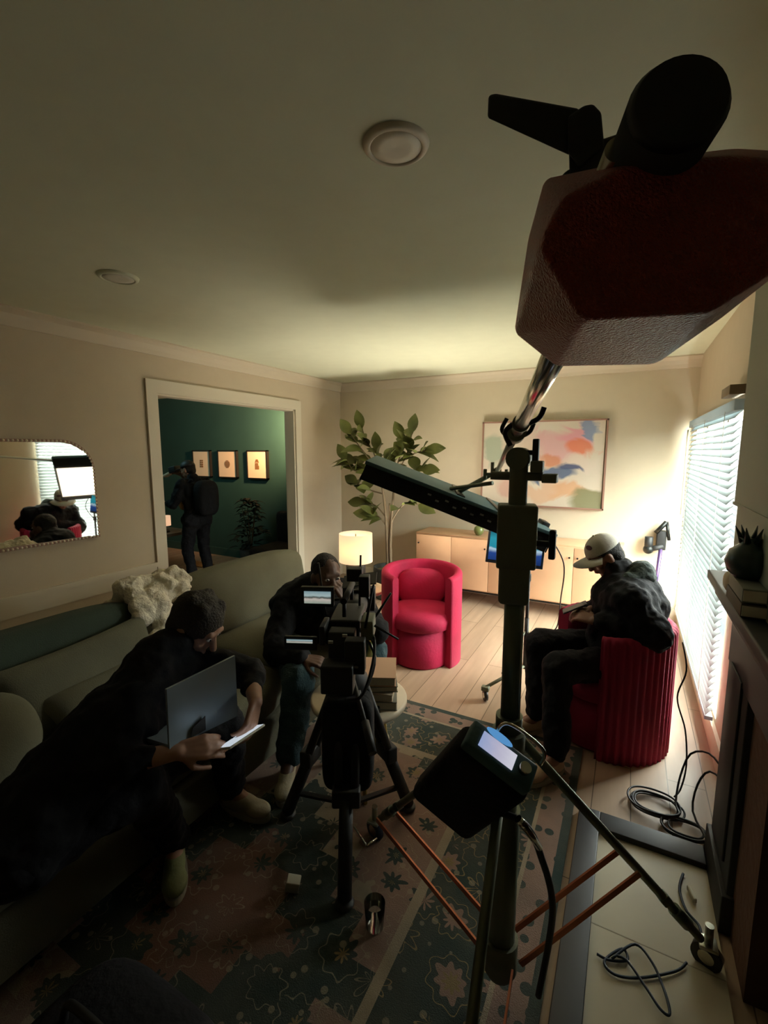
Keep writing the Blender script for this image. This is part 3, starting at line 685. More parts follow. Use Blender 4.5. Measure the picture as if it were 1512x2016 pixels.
brs = [[(-.10, 0, 1.3), (-.22, -.02, 1.5), (-.36, -.05, 1.68), (-.45, -.06, 1.80)], [(-.10, 0, 1.3), (-.25, .02, 1.38), (-.45, .02, 1.48)],
       [(-.10, 0, 1.3), (-.12, .0, 1.5), (-.14, .0, 1.62)], [(.06, 0, 1.3), (.16, 0, 1.5), (.24, -.02, 1.66), (.26, 0, 1.80)],
       [(.06, 0, 1.3), (.25, .02, 1.4), (.38, 0, 1.42)], [(.06, 0, 1.3), (.05, 0, 1.45), (.08, .0, 1.55)],
       [(.02, 0, .85), (.12, 0, 1.0), (.24, -.03, 1.08), (.36, -.05, 1.06)], [(-.05, 0, .9), (-.18, 0, 1.02), (-.32, .0, 1.04)], [(-.04, 0, .8), (-.12, -.02, .9), (-.2, -.04, .92)], [(-.08,0,1.15),(-.3,0,1.2),(-.42,.02,1.25)],
       [(-.12, 0, 1.4), (-.2, 0, 1.6), (-.30, .02, 1.72), (-.34, 0, 1.86)], [(.1, 0, 1.35), (.10, 0, 1.5), (.16, .03, 1.66), (.14, .03, 1.74)], [(.0, 0, 1.2), (-.05, -.05, 1.4), (.0, -.1, 1.5)], [(.2, 0, 1.55), (.32, 0, 1.6), (.42, 0, 1.62)], [(-.25, 0, 1.38), (-.45, 0, 1.40), (-.55, .0, 1.52)]]
for br in brs:
    sp_ = branch([P0+V(p) for p in br], .009, .004); n_ = len(sp_)
    cnt = 7 if br[-1][2] > 1.2 else 6
    for k in range(cnt):
        i = int(n_*(.35+.62*k/cnt)); p = sp_[min(i, n_-1)]
        dr = (sp_[-1]-sp_[0]).normalized()
        a = rnd.uniform(0, 2*PI)
        d_ = dr*.7+V(math.cos(a), math.sin(a)*.6, rnd.uniform(-.35, .6))
        make_leaf(lf, p, d_, rnd.uniform(.15, .25), rnd.uniform(.055, .085), rnd.uniform(.1, .5), (rnd.uniform(-.5, .5), rnd.uniform(-.9, .1), 1))
    make_leaf(lf, sp_[-1], (sp_[-1]-sp_[-3]), .22, .075, .05, (0, -1, .4))
tr.build('trunk', M['stem'], t)
lf.build('foliage', M['leaf'], t)

# wall outlet left of the pot
o = MB().box2((-2.62, YB-.008, .30), (-2.55, YB-.001, .41), .002).build('wall_outlet', M['trimw']); tag(o, 'wall socket with a black plug beside the fig pot', 'socket')

# stick vacuum docked on the back wall near the window
t = thing('stick_vacuum', 'cordless stick vacuum with purple tube docked beside the blinds', 'vacuum', (.30, 4.93, .0))
MB().box2((.26, 4.90, .70), (.34, 4.99, .88), .01).cyl((.20, 4.9, .82), (.20, 4.9, .70), .035).cyl((.20, 4.9, .70), (.32, 4.9, .74), .025).build('dock_motor', M['black'], t)
MB().ell((.20, 4.90, .70), (.045, .045, .045)).build('dust_bin', M['black_metal'], t)
MB().cyl((.25, 4.9, .86), (.33, 4.9, .97), .02).cyl((.33, 4.9, .97), (.36, 4.9, .80), .014).build('handle', M['black_metal'], t)
MB().cyl((.30, 4.90, .72), (.27, 4.90, .12), .017).build('tube', M['purple'], t)
MB().box2((.16, 4.84, .0), (.38, 4.94, .06), .015).cyl((.27, 4.9, .05), (.27, 4.9, .14), .02).build('floor_head', M['black'], t)

# ------------------------------------------------------------------ RUG
RX0, RX1, RY0, RY1 = -2.30, -.13, -.55, 2.54
o = MB().box2((RX0, RY0, .0005), (RX1, RY1, .012)).build('area_rug', rug_material((RX1-RX0)/2, (RY1-RY0)/2)); tag(o, 'dark green and pink persian style rug on the oak floor', 'rug')

# ------------------------------------------------------------------ SOFA
t = thing('sofa', 'long sage green sofa with loose cushions along the left wall', 'sofa', (-2.2, 1.4, 0))
MB().box2((-2.62, -.25, .06), (-1.52, 2.86, .27), .03).build('base', M['sofa'], t)
MB().box2((-2.66, -.25, .2), (-2.42, 2.86, .62), .05).build('back_frame', M['sofa'], t)
MB().box2((-2.64, -.50, .06), (-1.50, -.22, .58), .09).build('arm', M['sofa'], t)
def cushion(c, half, R, e=.45):
    return MB().ell(c, half, R, seg=40, rings=24, e=e)
for k, (y0, y1) in enumerate(((-.2, .82), (.84, 1.84), (1.86, 2.84))):
    cushion((-1.98, (y0+y1)/2, .36), (.46, (y1-y0)/2, .10), None, .35).build('seat_cushion', M['sofa'], t)
Rb = euler(0, -.16, 0)
cushion((-2.36, 2.33, .645), (.14, .56, .215), Rb, .42).build('back_cushion', M['sofa'], t)
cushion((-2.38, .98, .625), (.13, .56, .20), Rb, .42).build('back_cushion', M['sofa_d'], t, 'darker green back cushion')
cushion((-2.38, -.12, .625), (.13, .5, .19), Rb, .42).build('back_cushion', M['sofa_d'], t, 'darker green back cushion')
def pillow(c, hx, hy, ht, R, pinch=.10):
    vs = []; fs = []; N = 22
    for s_ in (1, -1):
        for i in range(N+1):
            for j in range(N+1):
                u, v = -1+2*i/N, -1+2*j/N
                tt = ht*((1-u**4)*(1-v**4))**.55
                p = Vector((tt*s_, hx*u*(1-pinch*(1-v*v)*abs(u)**3), hy*v*(1-pinch*(1-u*u)*abs(v)**3)))
                vs.append(R @ p + V(c))
    M_ = (N+1)**2
    for s_ in range(2):
        for i in range(N):
            for j in range(N):
                a = s_*M_+i*(N+1)+j; fs.append([a, a+1, a+N+2, a+N+1] if s_ else [a, a+N+1, a+N+2, a+1])
    return MB().add(vs, fs, True)
for x in (-2.55, -1.6):
    for y in (-.35, 2.75): MB().cyl((x, y, 0), (x, y, .08), .02).build('leg', M['black'], t)
o = pillow((-2.14, 1.12, .60), .36, .17, .075, euler(.06, -.45, 0)).build('throw_pillow', M['sofa']); tag(o, 'sage pillow leaning on the dark green back cushion', 'pillow', 'pillows on the sofa')
o = pillow((-2.00, 1.16, .505), .28, .15, .07, euler(.04, -.85, .05)).build('throw_pillow', M['sofa']); tag(o, 'lower green pillow lying in front of the leaning sage pillow', 'pillow', 'pillows on the sofa')
o = cushion((-2.05, .62, .53), (.19, .24, .19), euler(.1, -.3, .15), .85).build('throw_pillow', M['sofa']); tag(o, 'plump olive pillow at the left edge of the photo', 'pillow', 'pillows on the sofa')

# fleece throw over the sofa back
th = MB(); rnd = random.Random(5)
path = [(-2.56, 1.60, .66), (-2.42, 1.60, .86), (-2.28, 1.60, .82), (-2.18, 1.62, .66), (-2.10, 1.60, .55)]
for p in spline(path, 5):
    for k in range(5):
        q = p+V(rnd.uniform(-.02, .02), rnd.uniform(-.16, .13), rnd.uniform(-.02, .02)); r_ = rnd.uniform(.045, .06); th.ell(q, (r_, r_, r_), seg=10, rings=6)
for k in range(60):
    a = rnd.uniform(0, 2*PI); rr = rnd.uniform(0, .14); h = rnd.uniform(-.07, .10)
    q = V(-2.30+.8*rr*math.cos(a), 1.70+rr*math.sin(a), .84+h*(1-rr/.2)); r_ = rnd.uniform(.02, .042); th.ell(q, (r_, r_, r_), seg=10, rings=6)
o = th.blob('fleece_throw', M['throw'], None, .009, 8, .5, noise=.020, nscale=.03); tag(o, 'fluffy cream fleece throw bunched over the sofa back', 'blanket')

# ------------------------------------------------------------------ TABLES and LAMP
t = thing('round_side_table', 'round cream side table carrying the black based table lamp', 'side table', (-1.93, 3.22, 0))
MB().lathe([(0, .445), (.19, .445), (.20, .452), (.20, .468), (.19, .475), (0, .475)], (-1.93, 3.22, 0), seg=40).build('tabletop', M['stone'], t)
MB().lathe([(0, 0), (.12, 0), (.12, .015), (.035, .03), (.03, .44), (.06, .446), (0, .446)], (-1.93, 3.22, 0)).build('pedestal', M['stone'], t)
t = thing('table_lamp', 'lit table lamp with drum shade and black cylinder base', 'lamp', (-2.0, 3.24, .475))
c = V(-2.0, 3.24, .475)
MB().lathe([(0, 0), (.07, 0), (.082, .006), (.082, .195), (.07, .20), (0, .20)], c).build('base', M['black'], t)
MB().cyl(c+V(0, 0, .2), c+V(0, 0, .24), .012).cyl(c+V(0, 0, .23), c+V(0, 0, .45), .004).build('stem', M['gold'], t)
MB().lathe([(.142, .215), (.140, .455), (.137, .455), (.139, .215), (.142, .215)], c, seg=40).build('lamp_shade', M['shade'], t)
MB().ell(c+V(0, 0, .32), (.03, .03, .04)).build('bulb', emis('warm_bulb', (1, .70, .42), 95), t)

t = thing('round_coffee_table', 'round cream coffee table with gold legs behind the camera tripod', 'table', (-1.10, 1.80, 0))
c = V(-1.10, 1.80, 0)
MB().lathe([(0, .40), (.225, .40), (.235, .408), (.235, .428), (.225, .435), (0, .435)], c, seg=48).build('tabletop', M['stone'], t)
for k in range(3):
    a = k*2*PI/3-.9; MB().tube([c+V(.12*math.cos(a), .12*math.sin(a), .40), c+V(.20*math.cos(a), .20*math.sin(a), .0)], [.018, .010], 12).build('leg', M['yellow'], t)
z = .436
bk = (('book_g', .042, 'grey green book at the bottom of the stack on the coffee table', .12, (-.99, 1.82)), ('book_c', .036, 'cream book second from bottom on the coffee table', .02, (-1.0, 1.82)),
      ('book_g', .030, 'thin grey book under the peach one on the coffee table', .2, (-1.0, 1.83)), ('book_o', .045, 'peach covered book on top of the coffee table stack', .1, (-1.0, 1.83)))
for mm, h, lb, a, (x, y) in bk:
    t = thing('book', lb, 'book', (x, y, z), 'books on the coffee table')
    R = rotz(a+.35)
    MB().box((x, y, z+.002), (.155, .21, .003), R).box((x, y, z+h-.003), (.155, .21, .003), R).box(V(x, y, z+h/2)+R @ V(-.077, 0, 0), (.004, .21, h-.002), R).build('cover', M[mm], t)
    MB().box((x, y, z+h/2), (.148, .20, h-.006), R).build('pages', M['paper'], t)
    z += h+.0005
tag(MB().box((-.98, 1.69, .447), (.03, .10, .02), rotz(-.9), .003).build('remote_control', M['pot']), 'dark small remote at the front of the coffee table books', 'remote')
t = thing('green_bottle', 'green bottle standing behind the books on the coffee table', 'bottle', (-1.13, 1.97, .4355))
MB().lathe([(0, 0), (.028, 0), (.03, .01), (.03, .12), (.012, .16), (.011, .21), (0, .21)], (-1.13, 1.97, .4355)).build('bottle_body', M['green_vase'], t)
MB().cyl((-1.13, 1.97, .643), (-1.13, 1.97, .663), .013).build('lid', M['gold'], t)

# ------------------------------------------------------------------ RED CHAIRS
def barrel_chair(c, ang, label, channels, m, r=.30, h=.70, split=True):
    """ang = direction the sitter faces"""
    c = V(c); t = thing('barrel_chair', label, 'chair', c, 'red velvet barrel chairs')
    th_ = .062
    def wall(a0, a1, z0, z1, ro, ri, name, zf=None, ch=False):
        mb = MB(); n_ = 200 if ch else 60; vs = []
        m_ = 9
        for i in range(n_+1):
            a = a0+(a1-a0)*i/n_
            zt = z1 if zf is None else zf(i/n_)
            g = .014*(1-abs(math.sin(a*26))) if ch else 0
            for k in range(m_):
                ph = PI*k/(m_-1); rad = (ro-g if k < m_/2 else ri) ; rm = (ro-g+ri)/2; hw = (ro-g-ri)/2; hz = hw if z1 > .4 else .001
                if k in (0, m_-1): pass
                rr = rm+hw*math.cos(ph); zz = zt-hz+hz*math.sin(ph)
                vs.append(c+V(rr*math.cos(a), rr*math.sin(a), zz))
            vs.append(c+V(ri, 0, 0).xyz*0+V(ri*math.cos(a), ri*math.sin(a), z0)); vs.append(c+V((ro-g)*math.cos(a), (ro-g)*math.sin(a), z0))
        q = m_+2; fs = []
        for i in range(n_):
            for k in range(q):
                a_ = i*q+k; b_ = i*q+(k+1) % q; fs.append([a_, b_, b_+q, a_+q])
        fs.append(list(range(q))); fs.append([n_*q+k for k in range(q)][::-1])
        mb.add(vs, fs, True); mb.sm[-1] = mb.sm[-2] = False
        return mb.build(name, m, t)
    op = math.radians(50 if channels else 43)
    wall(ang+op, ang+2*PI-op, .0, h, r, r-th_, 'backrest', lambda u: h-.03*abs(2*u-1)**2, ch=channels)
    # curved back shell reaching around as arms down to the floor at the front corners
    f = V(math.cos(ang), math.sin(ang), 0)
    MB().lathe([(0, 0), (r-.10, 0), (r-.085, .02), (r-.085, .30), (0, .30)], c+f*.05).build('seat_base', m, t)
    MB().lathe([(0, .28), (r-.09, .28), (r-.06, .30), (r-.055, .36), (r-.08, .405), (r-.16, .42), (0, .425)], c+f*.045, seg=40).build('seat', m, t)
    bd_ = -f
    MB().ell(c+bd_*(r-.13)+V(0, 0, .50), (.07, .20, .16), rotz(ang), e=.7).build('back_cushion', m, t)
    return t
barrel_chair((-1.385, 3.22, 0), math.radians(-66), 'crimson velvet barrel armchair standing empty in the middle of the room', False, M['red'], r=.315, h=.72)
barrel_chair((-.03, 2.80, 0), math.radians(212), 'crimson velvet channel backed armchair under the man in the pale cap', True, M['red_dark'], r=.315, h=.70)


# ------------------------------------------------------------------ PEOPLE
def frame(F, U=(0, 0, 1)):
    F = V(F).normalized(); S = F.cross(V(U)).normalized(); U = S.cross(F)
    return Matrix((S, F, U)).transposed(), S, F, U      # columns: right side, forward, up
def head_shapes(mb, c, F, s=1.0, U=(0, 0, 1)):
    R, S, F, U = frame(F, U); c = V(c)
    mb.ell(c+U*.025*s, (.074*s, .094*s, .095*s), R)
    mb.ell(c+F*.030*s-U*.045*s, (.058*s, .060*s, .068*s), R)
    mb.ell(c+F*.062*s-U*.092*s, (.026*s, .022*s, .020*s), R)
    mb.cap(c+F*.088*s+U*.012*s, c+F*.110*s-U*.030*s, .009*s, .014*s)
    mb.cap(c+F*.082*s+S*.035*s+U*.034*s, c+F*.082*s-S*.035*s+U*.034*s, .013*s)
    mb.cap(c+F*.090*s-U*.056*s+S*.018*s, c+F*.090*s-U*.056*s-S*.018*s, .010*s)
    for q in (-1, 1):
        mb.ell(c+S*.076*s*q-U*.008*s-F*.008*s, (.010*s, .020*s, .032*s), R)
        mb.ell(c+S*.040*s*q+F*.058*s-U*.022*s, (.024*s, .022*s, .024*s), R)
def hand_shapes(mb, w_, D_, N_, curl=.5, side=1, s=1.0, curls=None):
    """w_ wrist, D_ toward the fingers, N_ away from the palm (back of the hand), side: thumb side sign"""
    w_, D_, N_ = V(w_), V(D_).normalized(), V(N_); S = D_.cross(N_).normalized(); N_ = S.cross(D_).normalized()
    Ls = (.062, .070, .066, .052)
    for i in range(4):
        o = (1.5-i)*.0205*s*side
        kn = w_+D_*(.088-.004*abs(i-1))*s+S*o
        mb.cap(w_+S*o*.55+D_*.008, kn, .014*s, .0105*s)
        p = kn; ang = 0; cu = curls[i] if curls else curl
        for j, f in enumerate((.45, .32, .23)):
            ang += cu*(1, .9, .6)[j]
            q = p+(D_*math.cos(ang)-N_*math.sin(ang))*Ls[i]*f*1.15*s
            mb.cap(p, q, (.0088-.0006*j)*s, (.0082-.0006*j)*s, 10); p = q
    b = w_+D_*.022*s+S*.022*s*side
    k1 = b+(D_*.55+S*side*.7-N_*.35).normalized()*.040*s; k2 = k1+(D_*.85+S*side*.15-N_*.5).normalized()*.030*s; k3 = k2+(D_*.9-N_*.4).normalized()*.024*s
    mb.cap(b, k1, .0135*s, .011*s); mb.cap(k1, k2, .0105*s, .0092*s); mb.cap(k2, k3, .0092*s, .0078*s)
def shoe(c, d, m, t, lb=None, s=1.0, sole='sole', z0=.0):
    """c: heel point on the floor, d: toe direction"""
    d = V(d).normalized(); sd = d.cross(V(0, 0, 1)); c = V(c); c.z = z0
    mb = MB(); R = Matrix((sd, d, V(0, 0, 1))).transposed(); u = V(0, 0, 1)
    mb.cap(c+d*.035*s+u*.045, c+d*.12*s+u*.045, .036*s, .038*s); mb.ell(c+d*.19*s+u*.042, (.046*s, .065*s, .030*s), R); mb.ell(c+d*.12*s+u*.058, (.038*s, .075*s, .030*s), R)
    mb.cap(c+d*.04*s+u*.05, c+d*.045*s+u*.105, .034*s, .037*s)
    o = mb.blob('shoe', m, t, .008, 4, label=lb)
    P = []
    for i in range(28):
        a = 2*PI*i/28; wv = .043+.008*math.sin(a); P.append(c+d*(.118+.135*math.sin(a))*s+sd*wv*math.cos(a)*s+u*.002)
    MB().prism(P, (0, 0, .022)).build('sole', M[sole], o)
    return o
def folds(mb, *a): pass
def person(label, J, skin, hairm, cloth, legs_m, shoes, voxel=.006, scale=1.0, hair=True, bulky=1.0, cat='person', fold=.022, loc=None, short_hair=True, sleeve=1.0, group=None):
    s = scale; g = lambda k: V(J[k])
    t = thing('person', label, cat, loc or (J['pelvis'][0], J['pelvis'][1], 0), group)
    R, S, F, U = frame(J['hf'], J.get('hu', (0, 0, 1))); hc = g('head')
    b = MB()
    head_shapes(b, hc, F, s, U)
    b.cap(g('neck'), hc-U*.02*s-F*.015*s, .058*s, .056*s)
    b.cap(g('pelvis'), g('chest'), .115*s, .125*s); b.cap(g('chest'), g('neck'), .12*s, .06*s)
    b.cap(g('shL'), g('shR'), .062*s); b.cap(g('hipL'), g('hipR'), .09*s)
    for q in 'LR':
        b.cap(g('sh'+q), g('el'+q), .048*s, .040*s); b.cap(g('el'+q), g('wr'+q), .040*s, .025*s)
        b.cap(g('hip'+q), g('kn'+q), .078*s, .055*s); b.cap(g('kn'+q), g('an'+q), .055*s, .034*s)
        k = V(J['an'+q]); td = V(J['toe'+q]).normalized(); b.cap(k, k+td*.13*s-V(0, 0, .045)*s, .034*s, .026*s)
        hd = J['hand'+q]; hand_shapes(b, g('wr'+q), hd[0], hd[1], hd[2], hd[3], s, hd[4] if len(hd) > 4 else None)
    body = b.blob('body', M[skin], t, voxel, 3, .4)
    # eyes, lips
    e = MB(); ir = MB()
    for q in (-1, 1):
        e.ell(hc+S*.031*s*q+F*.0845*s+U*.012*s, (.014*s, .008*s, .007*s), R, 10, 6); ir.ell(hc+S*.031*s*q+F*.0905*s+U*.012*s, (.0055*s, .0035*s, .0055*s), R, 10, 6)
    eo = e.build('eyes', M['eye'], t); ir.build('irises', M['iris'], eo)
    if J.get('smile'):
        m_ = MB(); m_.ell(hc+F*.096*s-U*.058*s, (.026*s, .010*s, .010*s), R, 14, 8); mo = m_.build('lips', M['lip'], t)
        MB().ell(hc+F*.101*s-U*.056*s, (.020*s, .008*s, .0055*s), R, 14, 8).build('teeth', M['teeth'], mo)
    else:
        MB().ell(hc+F*.0955*s-U*.056*s, (.022*s, .007*s, .006*s), R, 12, 6).build('lips', M['lip'], t)
    if hair:
        h = MB(); k = 1.0 if short_hair else 1.12
        h.ell(hc+U*.040*s-F*.014*s, (.079*s*k, .094*s*k, .088*s*k), R); h.ell(hc-F*.045*s-U*.010*s, (.072*s*k, .055*s*k, .075*s*k), R)
        if not short_hair:
            for a in range(14):
                an = a*2.4; h.ell(hc+U*(.085+.02*math.sin(a*1.7))*s-F*.01*s+S*.05*s*math.cos(an)+F*.055*s*math.sin(an), (.030*s,)*3, R, 10, 6)
        h.blob('hair', M[hairm], t, .007, 2, noise=.008, nscale=.03)
    bu = bulky*s
    j = MB()
    ch, pv, nk = g('chest'), g('pelvis'), g('neck')
    j.cap(pv, ch, .150*bu, .160*bu); j.cap(ch, nk-(nk-ch)*.25, .155*bu, .085*bu); j.cap(g('shL'), g('shR'), .080*bu)
    j.cap((g('shL')+ch)/2, pv, .12*bu, .12*bu); j.cap((g('shR')+ch)/2, pv, .12*bu, .12*bu)
    j.cap(nk-(hc-nk)*.2, nk+(hc-nk)*.20, .092*s, .076*s); j.cap(ch+(nk-ch)*.5, nk, .125*bu, .088*s)
    for q in 'LR':
        w_ = g('el'+q)+(g('wr'+q)-g('el'+q))*(.90*sleeve)
        j.cap(g('sh'+q), g('el'+q), .072*bu, .062*bu); j.cap(g('el'+q), w_, .062*bu, .042*bu)
    j.blob('jacket', M[cloth], t, .011, 4, noise=fold*2, nscale=.09)
    tr_ = MB(); tr_.cap(g('hipL'), g('hipR'), .125*s); tr_.cap(pv, (g('hipL')+g('hipR'))/2, .13*s)
    for q in 'LR':
        a = g('an'+q); kn = g('kn'+q); tr_.cap(g('hip'+q), kn, .102*s, .078*s); tr_.cap(kn, a+(kn-a)*.08, .078*s, .062*s)
    tr_.blob('trousers', M[legs_m], t, .011, 4, noise=fold*1.4, nscale=.07)
    for i, q in enumerate('LR'):
        a = g('an'+q); td = V(J['toe'+q]); td.z = 0; td.normalize()
        shoe((a.x-td.x*.045, a.y-td.y*.045, 0), td, M[shoes[i]], t, z0=J.get('fz', .012))
    return t

# person with the laptop on the near part of the sofa
JA = dict(pelvis=(-1.47, .56, .52), chest=(-1.47, .85, .70), neck=(-1.48, 1.05, .875), head=(-1.455, 1.165, .945), hf=(.78, .22, -.58),
          shL=(-1.48, 1.16, .81), shR=(-1.42, .88, .79), elL=(-1.28, 1.27, .74), elR=(-1.33, .74, .67), wrL=(-1.12, 1.13, .735), wrR=(-1.20, .87, .68),
          handL=((.25, -.55, -.55), (.75, .45, .3), .55, -1), handR=((.55, .60, -.02), (.3, -.6, .6), .45, 1),
          hipL=(-1.50, .76, .50), hipR=(-1.46, .54, .50), knL=(-1.38, 1.22, .52), knR=(-1.36, .84, .52), anL=(-1.50, 1.34, .10), anR=(-1.49, 1.04, .10), toeL=(1, .1, 0), toeR=(.75, -.6, 0))
person('person in a black hoodie bent over a laptop and phone on the near sofa', JA, 'skin_l', 'hair_b', 'jacket', 'dark_jean', ('shoe', 'shoe_y'), voxel=.0055, bulky=.95, sleeve=.62, short_hair=False)
t = thing('laptop', 'open silver laptop with its lid back facing the room on the hunched persons lap', 'laptop', (-1.28, .98, .63))
LB, LT = V(-1.205, .845, .69), V(-1.20, .85, .895)
a_, b_, c_, d_ = V(-1.205, .845, .715), V(-1.205, 1.125, .675), V(-1.20, 1.12, .895), V(-1.20, .845, .90)
MB().prism([a_, b_, c_, d_], (-.008, 0, 0)).build('lid', M['lid'], t)
MB().prism([a_+V(-.0085, .01, .01), b_+V(-.0085, -.01, .01), c_+V(-.0085, -.01, -.01), d_+V(-.0085, .01, -.01)], (-.001, 0, 0)).build('screen', emis('laptop_screen', (.5, .6, .75), .15), t)
MB().prism([a_, b_, b_+V(-.20, 0, -.02), a_+V(-.20, 0, -.02)], (0, 0, -.014)).build('keyboard_deck', M['lid'], t)
MB().prism([V(-1.1975, .915, .70), V(-1.1975, .975, .695), V(-1.196, .975, .745), V(-1.196, .925, .73)], (.0015, 0, 0)).build('dark_patch', M['black'], t, 'dark angular patch')  # dark angular shape on the back of the lid
t = thing('smartphone', 'glowing phone held in both hands in front of the laptop', 'phone', (-1.075, 1.02, .66))
A, B = D_ = (V(-1.10, .965, .665), V(-1.09, 1.105, .665))
ph = (B-A).normalized(); pn = V(-.45, .1, 1).normalized(); sd = ph.cross(pn).normalized()
Rp = Matrix((ph, sd, pn)).transposed(); cc = (A+B)/2
MB().box(cc, (.15, .072, .008), Rp, .003).build('case', M['white_pl'], t)
MB().box(cc+pn*.0045, (.142, .066, .001), Rp).build('screen', M['phone_glow'], t)

# man at the far end of the sofa
JB = dict(pelvis=(-1.78, 2.20, .52), chest=(-1.66, 2.20, .70), neck=(-1.60, 2.19, .80), head=(-1.545, 2.165, .885), hf=(.86, -.50, -.12), smile=True,
          shL=(-1.47, 2.34, .72), shR=(-1.74, 2.03, .72), elL=(-1.22, 2.20, .60), elR=(-1.62, 1.80, .54), wrL=(-1.385, 2.13, .765), wrR=(-1.42, 1.78, .56),
          handL=((-.45, -.05, .9), (.9, -.2, .4), .7, 1), handR=((.9, .25, -.1), (.1, -.2, 1), .4, 1),
          hipL=(-1.72, 2.32, .47), hipR=(-1.78, 2.08, .47), knL=(-1.26, 2.22, .47), knR=(-1.42, 1.74, .47), anL=(-1.22, 2.16, .10), anR=(-1.40, 1.62, .10), toeL=(.7, -.7, 0), toeR=(.5, -.85, 0))
person('smiling man in black, hand at chin, seated at the far end of the sofa', JB, 'skin_d', 'hair', 'jacket', 'jean', ('shoe', 'shoe'), voxel=.006, bulky=1.12, scale=1.06)

# man in the pale cap
JC = dict(pelvis=(.02, 2.80, .53), chest=(.04, 2.84, .76), neck=(-.01, 2.90, .92), head=(-.095, 2.925, 1.01), hf=(-.80, -.20, -.58),
          shL=(.05, 2.62, .84), shR=(.03, 3.06, .84), elL=(.17, 2.57, .70), elR=(-.10, 3.10, .62), wrL=(-.115, 2.62, .715), wrR=(-.145, 2.78, .72),
          handL=((-.75, .30, .05), (-.1, -.5, .85), .5, 1), handR=((-.7, -.5, 0), (-.2, .4, .8), .5, -1),
          hipL=(.0, 2.68, .47), hipR=(.0, 2.92, .47), knL=(-.27, 2.42, .50), knR=(-.40, 2.66, .52), anL=(-.235, 2.27, .10), anR=(-.385, 2.58, .10), toeL=(-.55, -.8, 0), toeR=(-.8, -.6, 0))
tC = person('man in pale cap and black jacket looking down at his phone in the red chair', JC, 'skin_m', 'hair', 'jacket', 'dark_jean', ('shoe_t', 'shoe_t'), voxel=.006, bulky=1.25, sleeve=.95)
R, S, F, U = frame(JC['hf']); hc = V(JC['head'])
mb = MB(); prof = []
for k in range(13): a = PI/2*k/12; prof.append((.092*math.cos(a), .092*math.sin(a)*1.02))
mb.lathe([(.088, 0)]+prof, hc+U*.040-F*.008, Matrix((S*.93, F*1.1, U)).transposed(), seg=40)
capo = mb.build('cap', M['cap'], tC, 'pale cotton cap')
br = MB(); vs = []; N = 24; c0 = hc+U*.042-F*.008
for i in range(N+1):
    a = math.radians(18)+math.radians(144)*i/N
    for rr, dz in ((.090, 0), (.150+.02*math.sin(a), -.004)):
        p = c0+S*.93*rr*math.cos(a)+F*rr*1.12*math.sin(a)-U*(.020*math.cos(a)**2*1.6*(rr/.15)+.006); vs += [p, p+U*.004]
fs = []
for i in range(N):
    a = i*4; fs += [[a, a+4, a+6, a+2], [a+1, a+3, a+7, a+5], [a+2, a+6, a+7, a+3], [a, a+1, a+5, a+4]]
br.add(vs, fs, True); br.build('brim', M['cap'], capo)
pn_ = (U*.62+F*.62-S*.48).normalized(); MB().ell(hc+U*.040-F*.008+V(pn_.x, pn_.y, pn_.z)*.0965, (.026, .014, .004), basis(pn_), 14, 8).build('patch', M['cap_logo'], capo)
MB().ell(hc+U*.135-F*.008, (.008, .008, .005), R, 10, 6).build('button', M['cap'], capo)
hd = MB(); hd.cap(V(.03, 3.0, .92), V(.04, 2.76, .91), .055); hd.ell(V(.095, 2.87, .93), (.075, .12, .085)); hd.cap(V(.03, 3.0, .90), V(-.03, 2.98, .84), .035); hd.cap(V(.04, 2.76, .89), V(-.01, 2.76, .83), .035)
hd.blob('hood', M['grey_hood'], tC, .011, 4, noise=.03, nscale=.06, label='grey green hood')
t = thing('smartphone', 'black phone held low in the hands of the man in the cap', 'phone', (-.22, 2.70, .73))
Rp = euler(0, -.5, .2); MB().box((-.225, 2.70, .745), (.14, .07, .008), Rp, .003).build('case', M['black'], t); MB().box(V(-.225, 2.70, .745)+Rp @ V(0, 0, .0046), (.13, .062, .001), Rp).build('screen', mat('dim_screen', (.02, .02, .025), .15), t)

# standing person in the green room
o_ = V(-4.70, 3.86, 0)
def q(x, y, z): return tuple(o_+V(x, y, z))
JD = dict(pelvis=q(.02, 0, .80), chest=q(.02, 0, 1.10), neck=q(-.01, 0, 1.27), head=q(-.08, -.01, 1.385), hf=(-.93, -.15, -.25),
          shL=q(.0, -.17, 1.21), shR=q(.0, .17, 1.21), elL=q(-.08, -.24, .98), elR=q(-.24, .16, 1.16), wrL=q(-.32, -.18, .98), wrR=q(-.24, .02, 1.32),
          handL=((-1, .1, .1), (0, -.3, 1), .4, 1), handR=((-.7, -.3, .35), (-.2, .9, .3), .6, -1),
          hipL=q(.02, -.09, .78), hipR=q(.02, .09, .78), knL=q(-.05, -.11, .43), knR=q(-.02, .11, .43), anL=q(.02, -.11, .09), anR=q(.04, .12, .09), toeL=(-1, -.1, 0), toeR=(-1, .15, 0), fz=0)
tD = person('person in black with backpack and raised hand standing in the green room', JD, 'skin_l', 'hair', 'jacket', 'dark_jean', ('shoe_t', 'shoe_t'), voxel=.008, scale=.93, bulky=1.0, sleeve=.75)
R, S, F, U = frame(JD['hf']); hc = V(JD['head'])
mb = MB(); mb.lathe([(.084, 0)]+[(.086*math.cos(PI/2*k/8), .086*math.sin(PI/2*k/8)) for k in range(9)], hc+U*.035-F*.006, Matrix((S*.93, F*1.1, U)).transposed(), seg=24)
co = mb.build('cap', M['black'], tD, 'black cap'); MB().ell(hc+U*.035+F*.12, (.06, .07, .008), R, 16, 8).build('brim', M['black'], co)
MB().ell(V(*q(-.125, -.07, .99)), (.05, .07, .10), None, 20, 12).build('lamplit_patch', M['tan'], tD, 'tan patch of lamp glow at the belly')  # tan colour stands in for something lit by the lamp
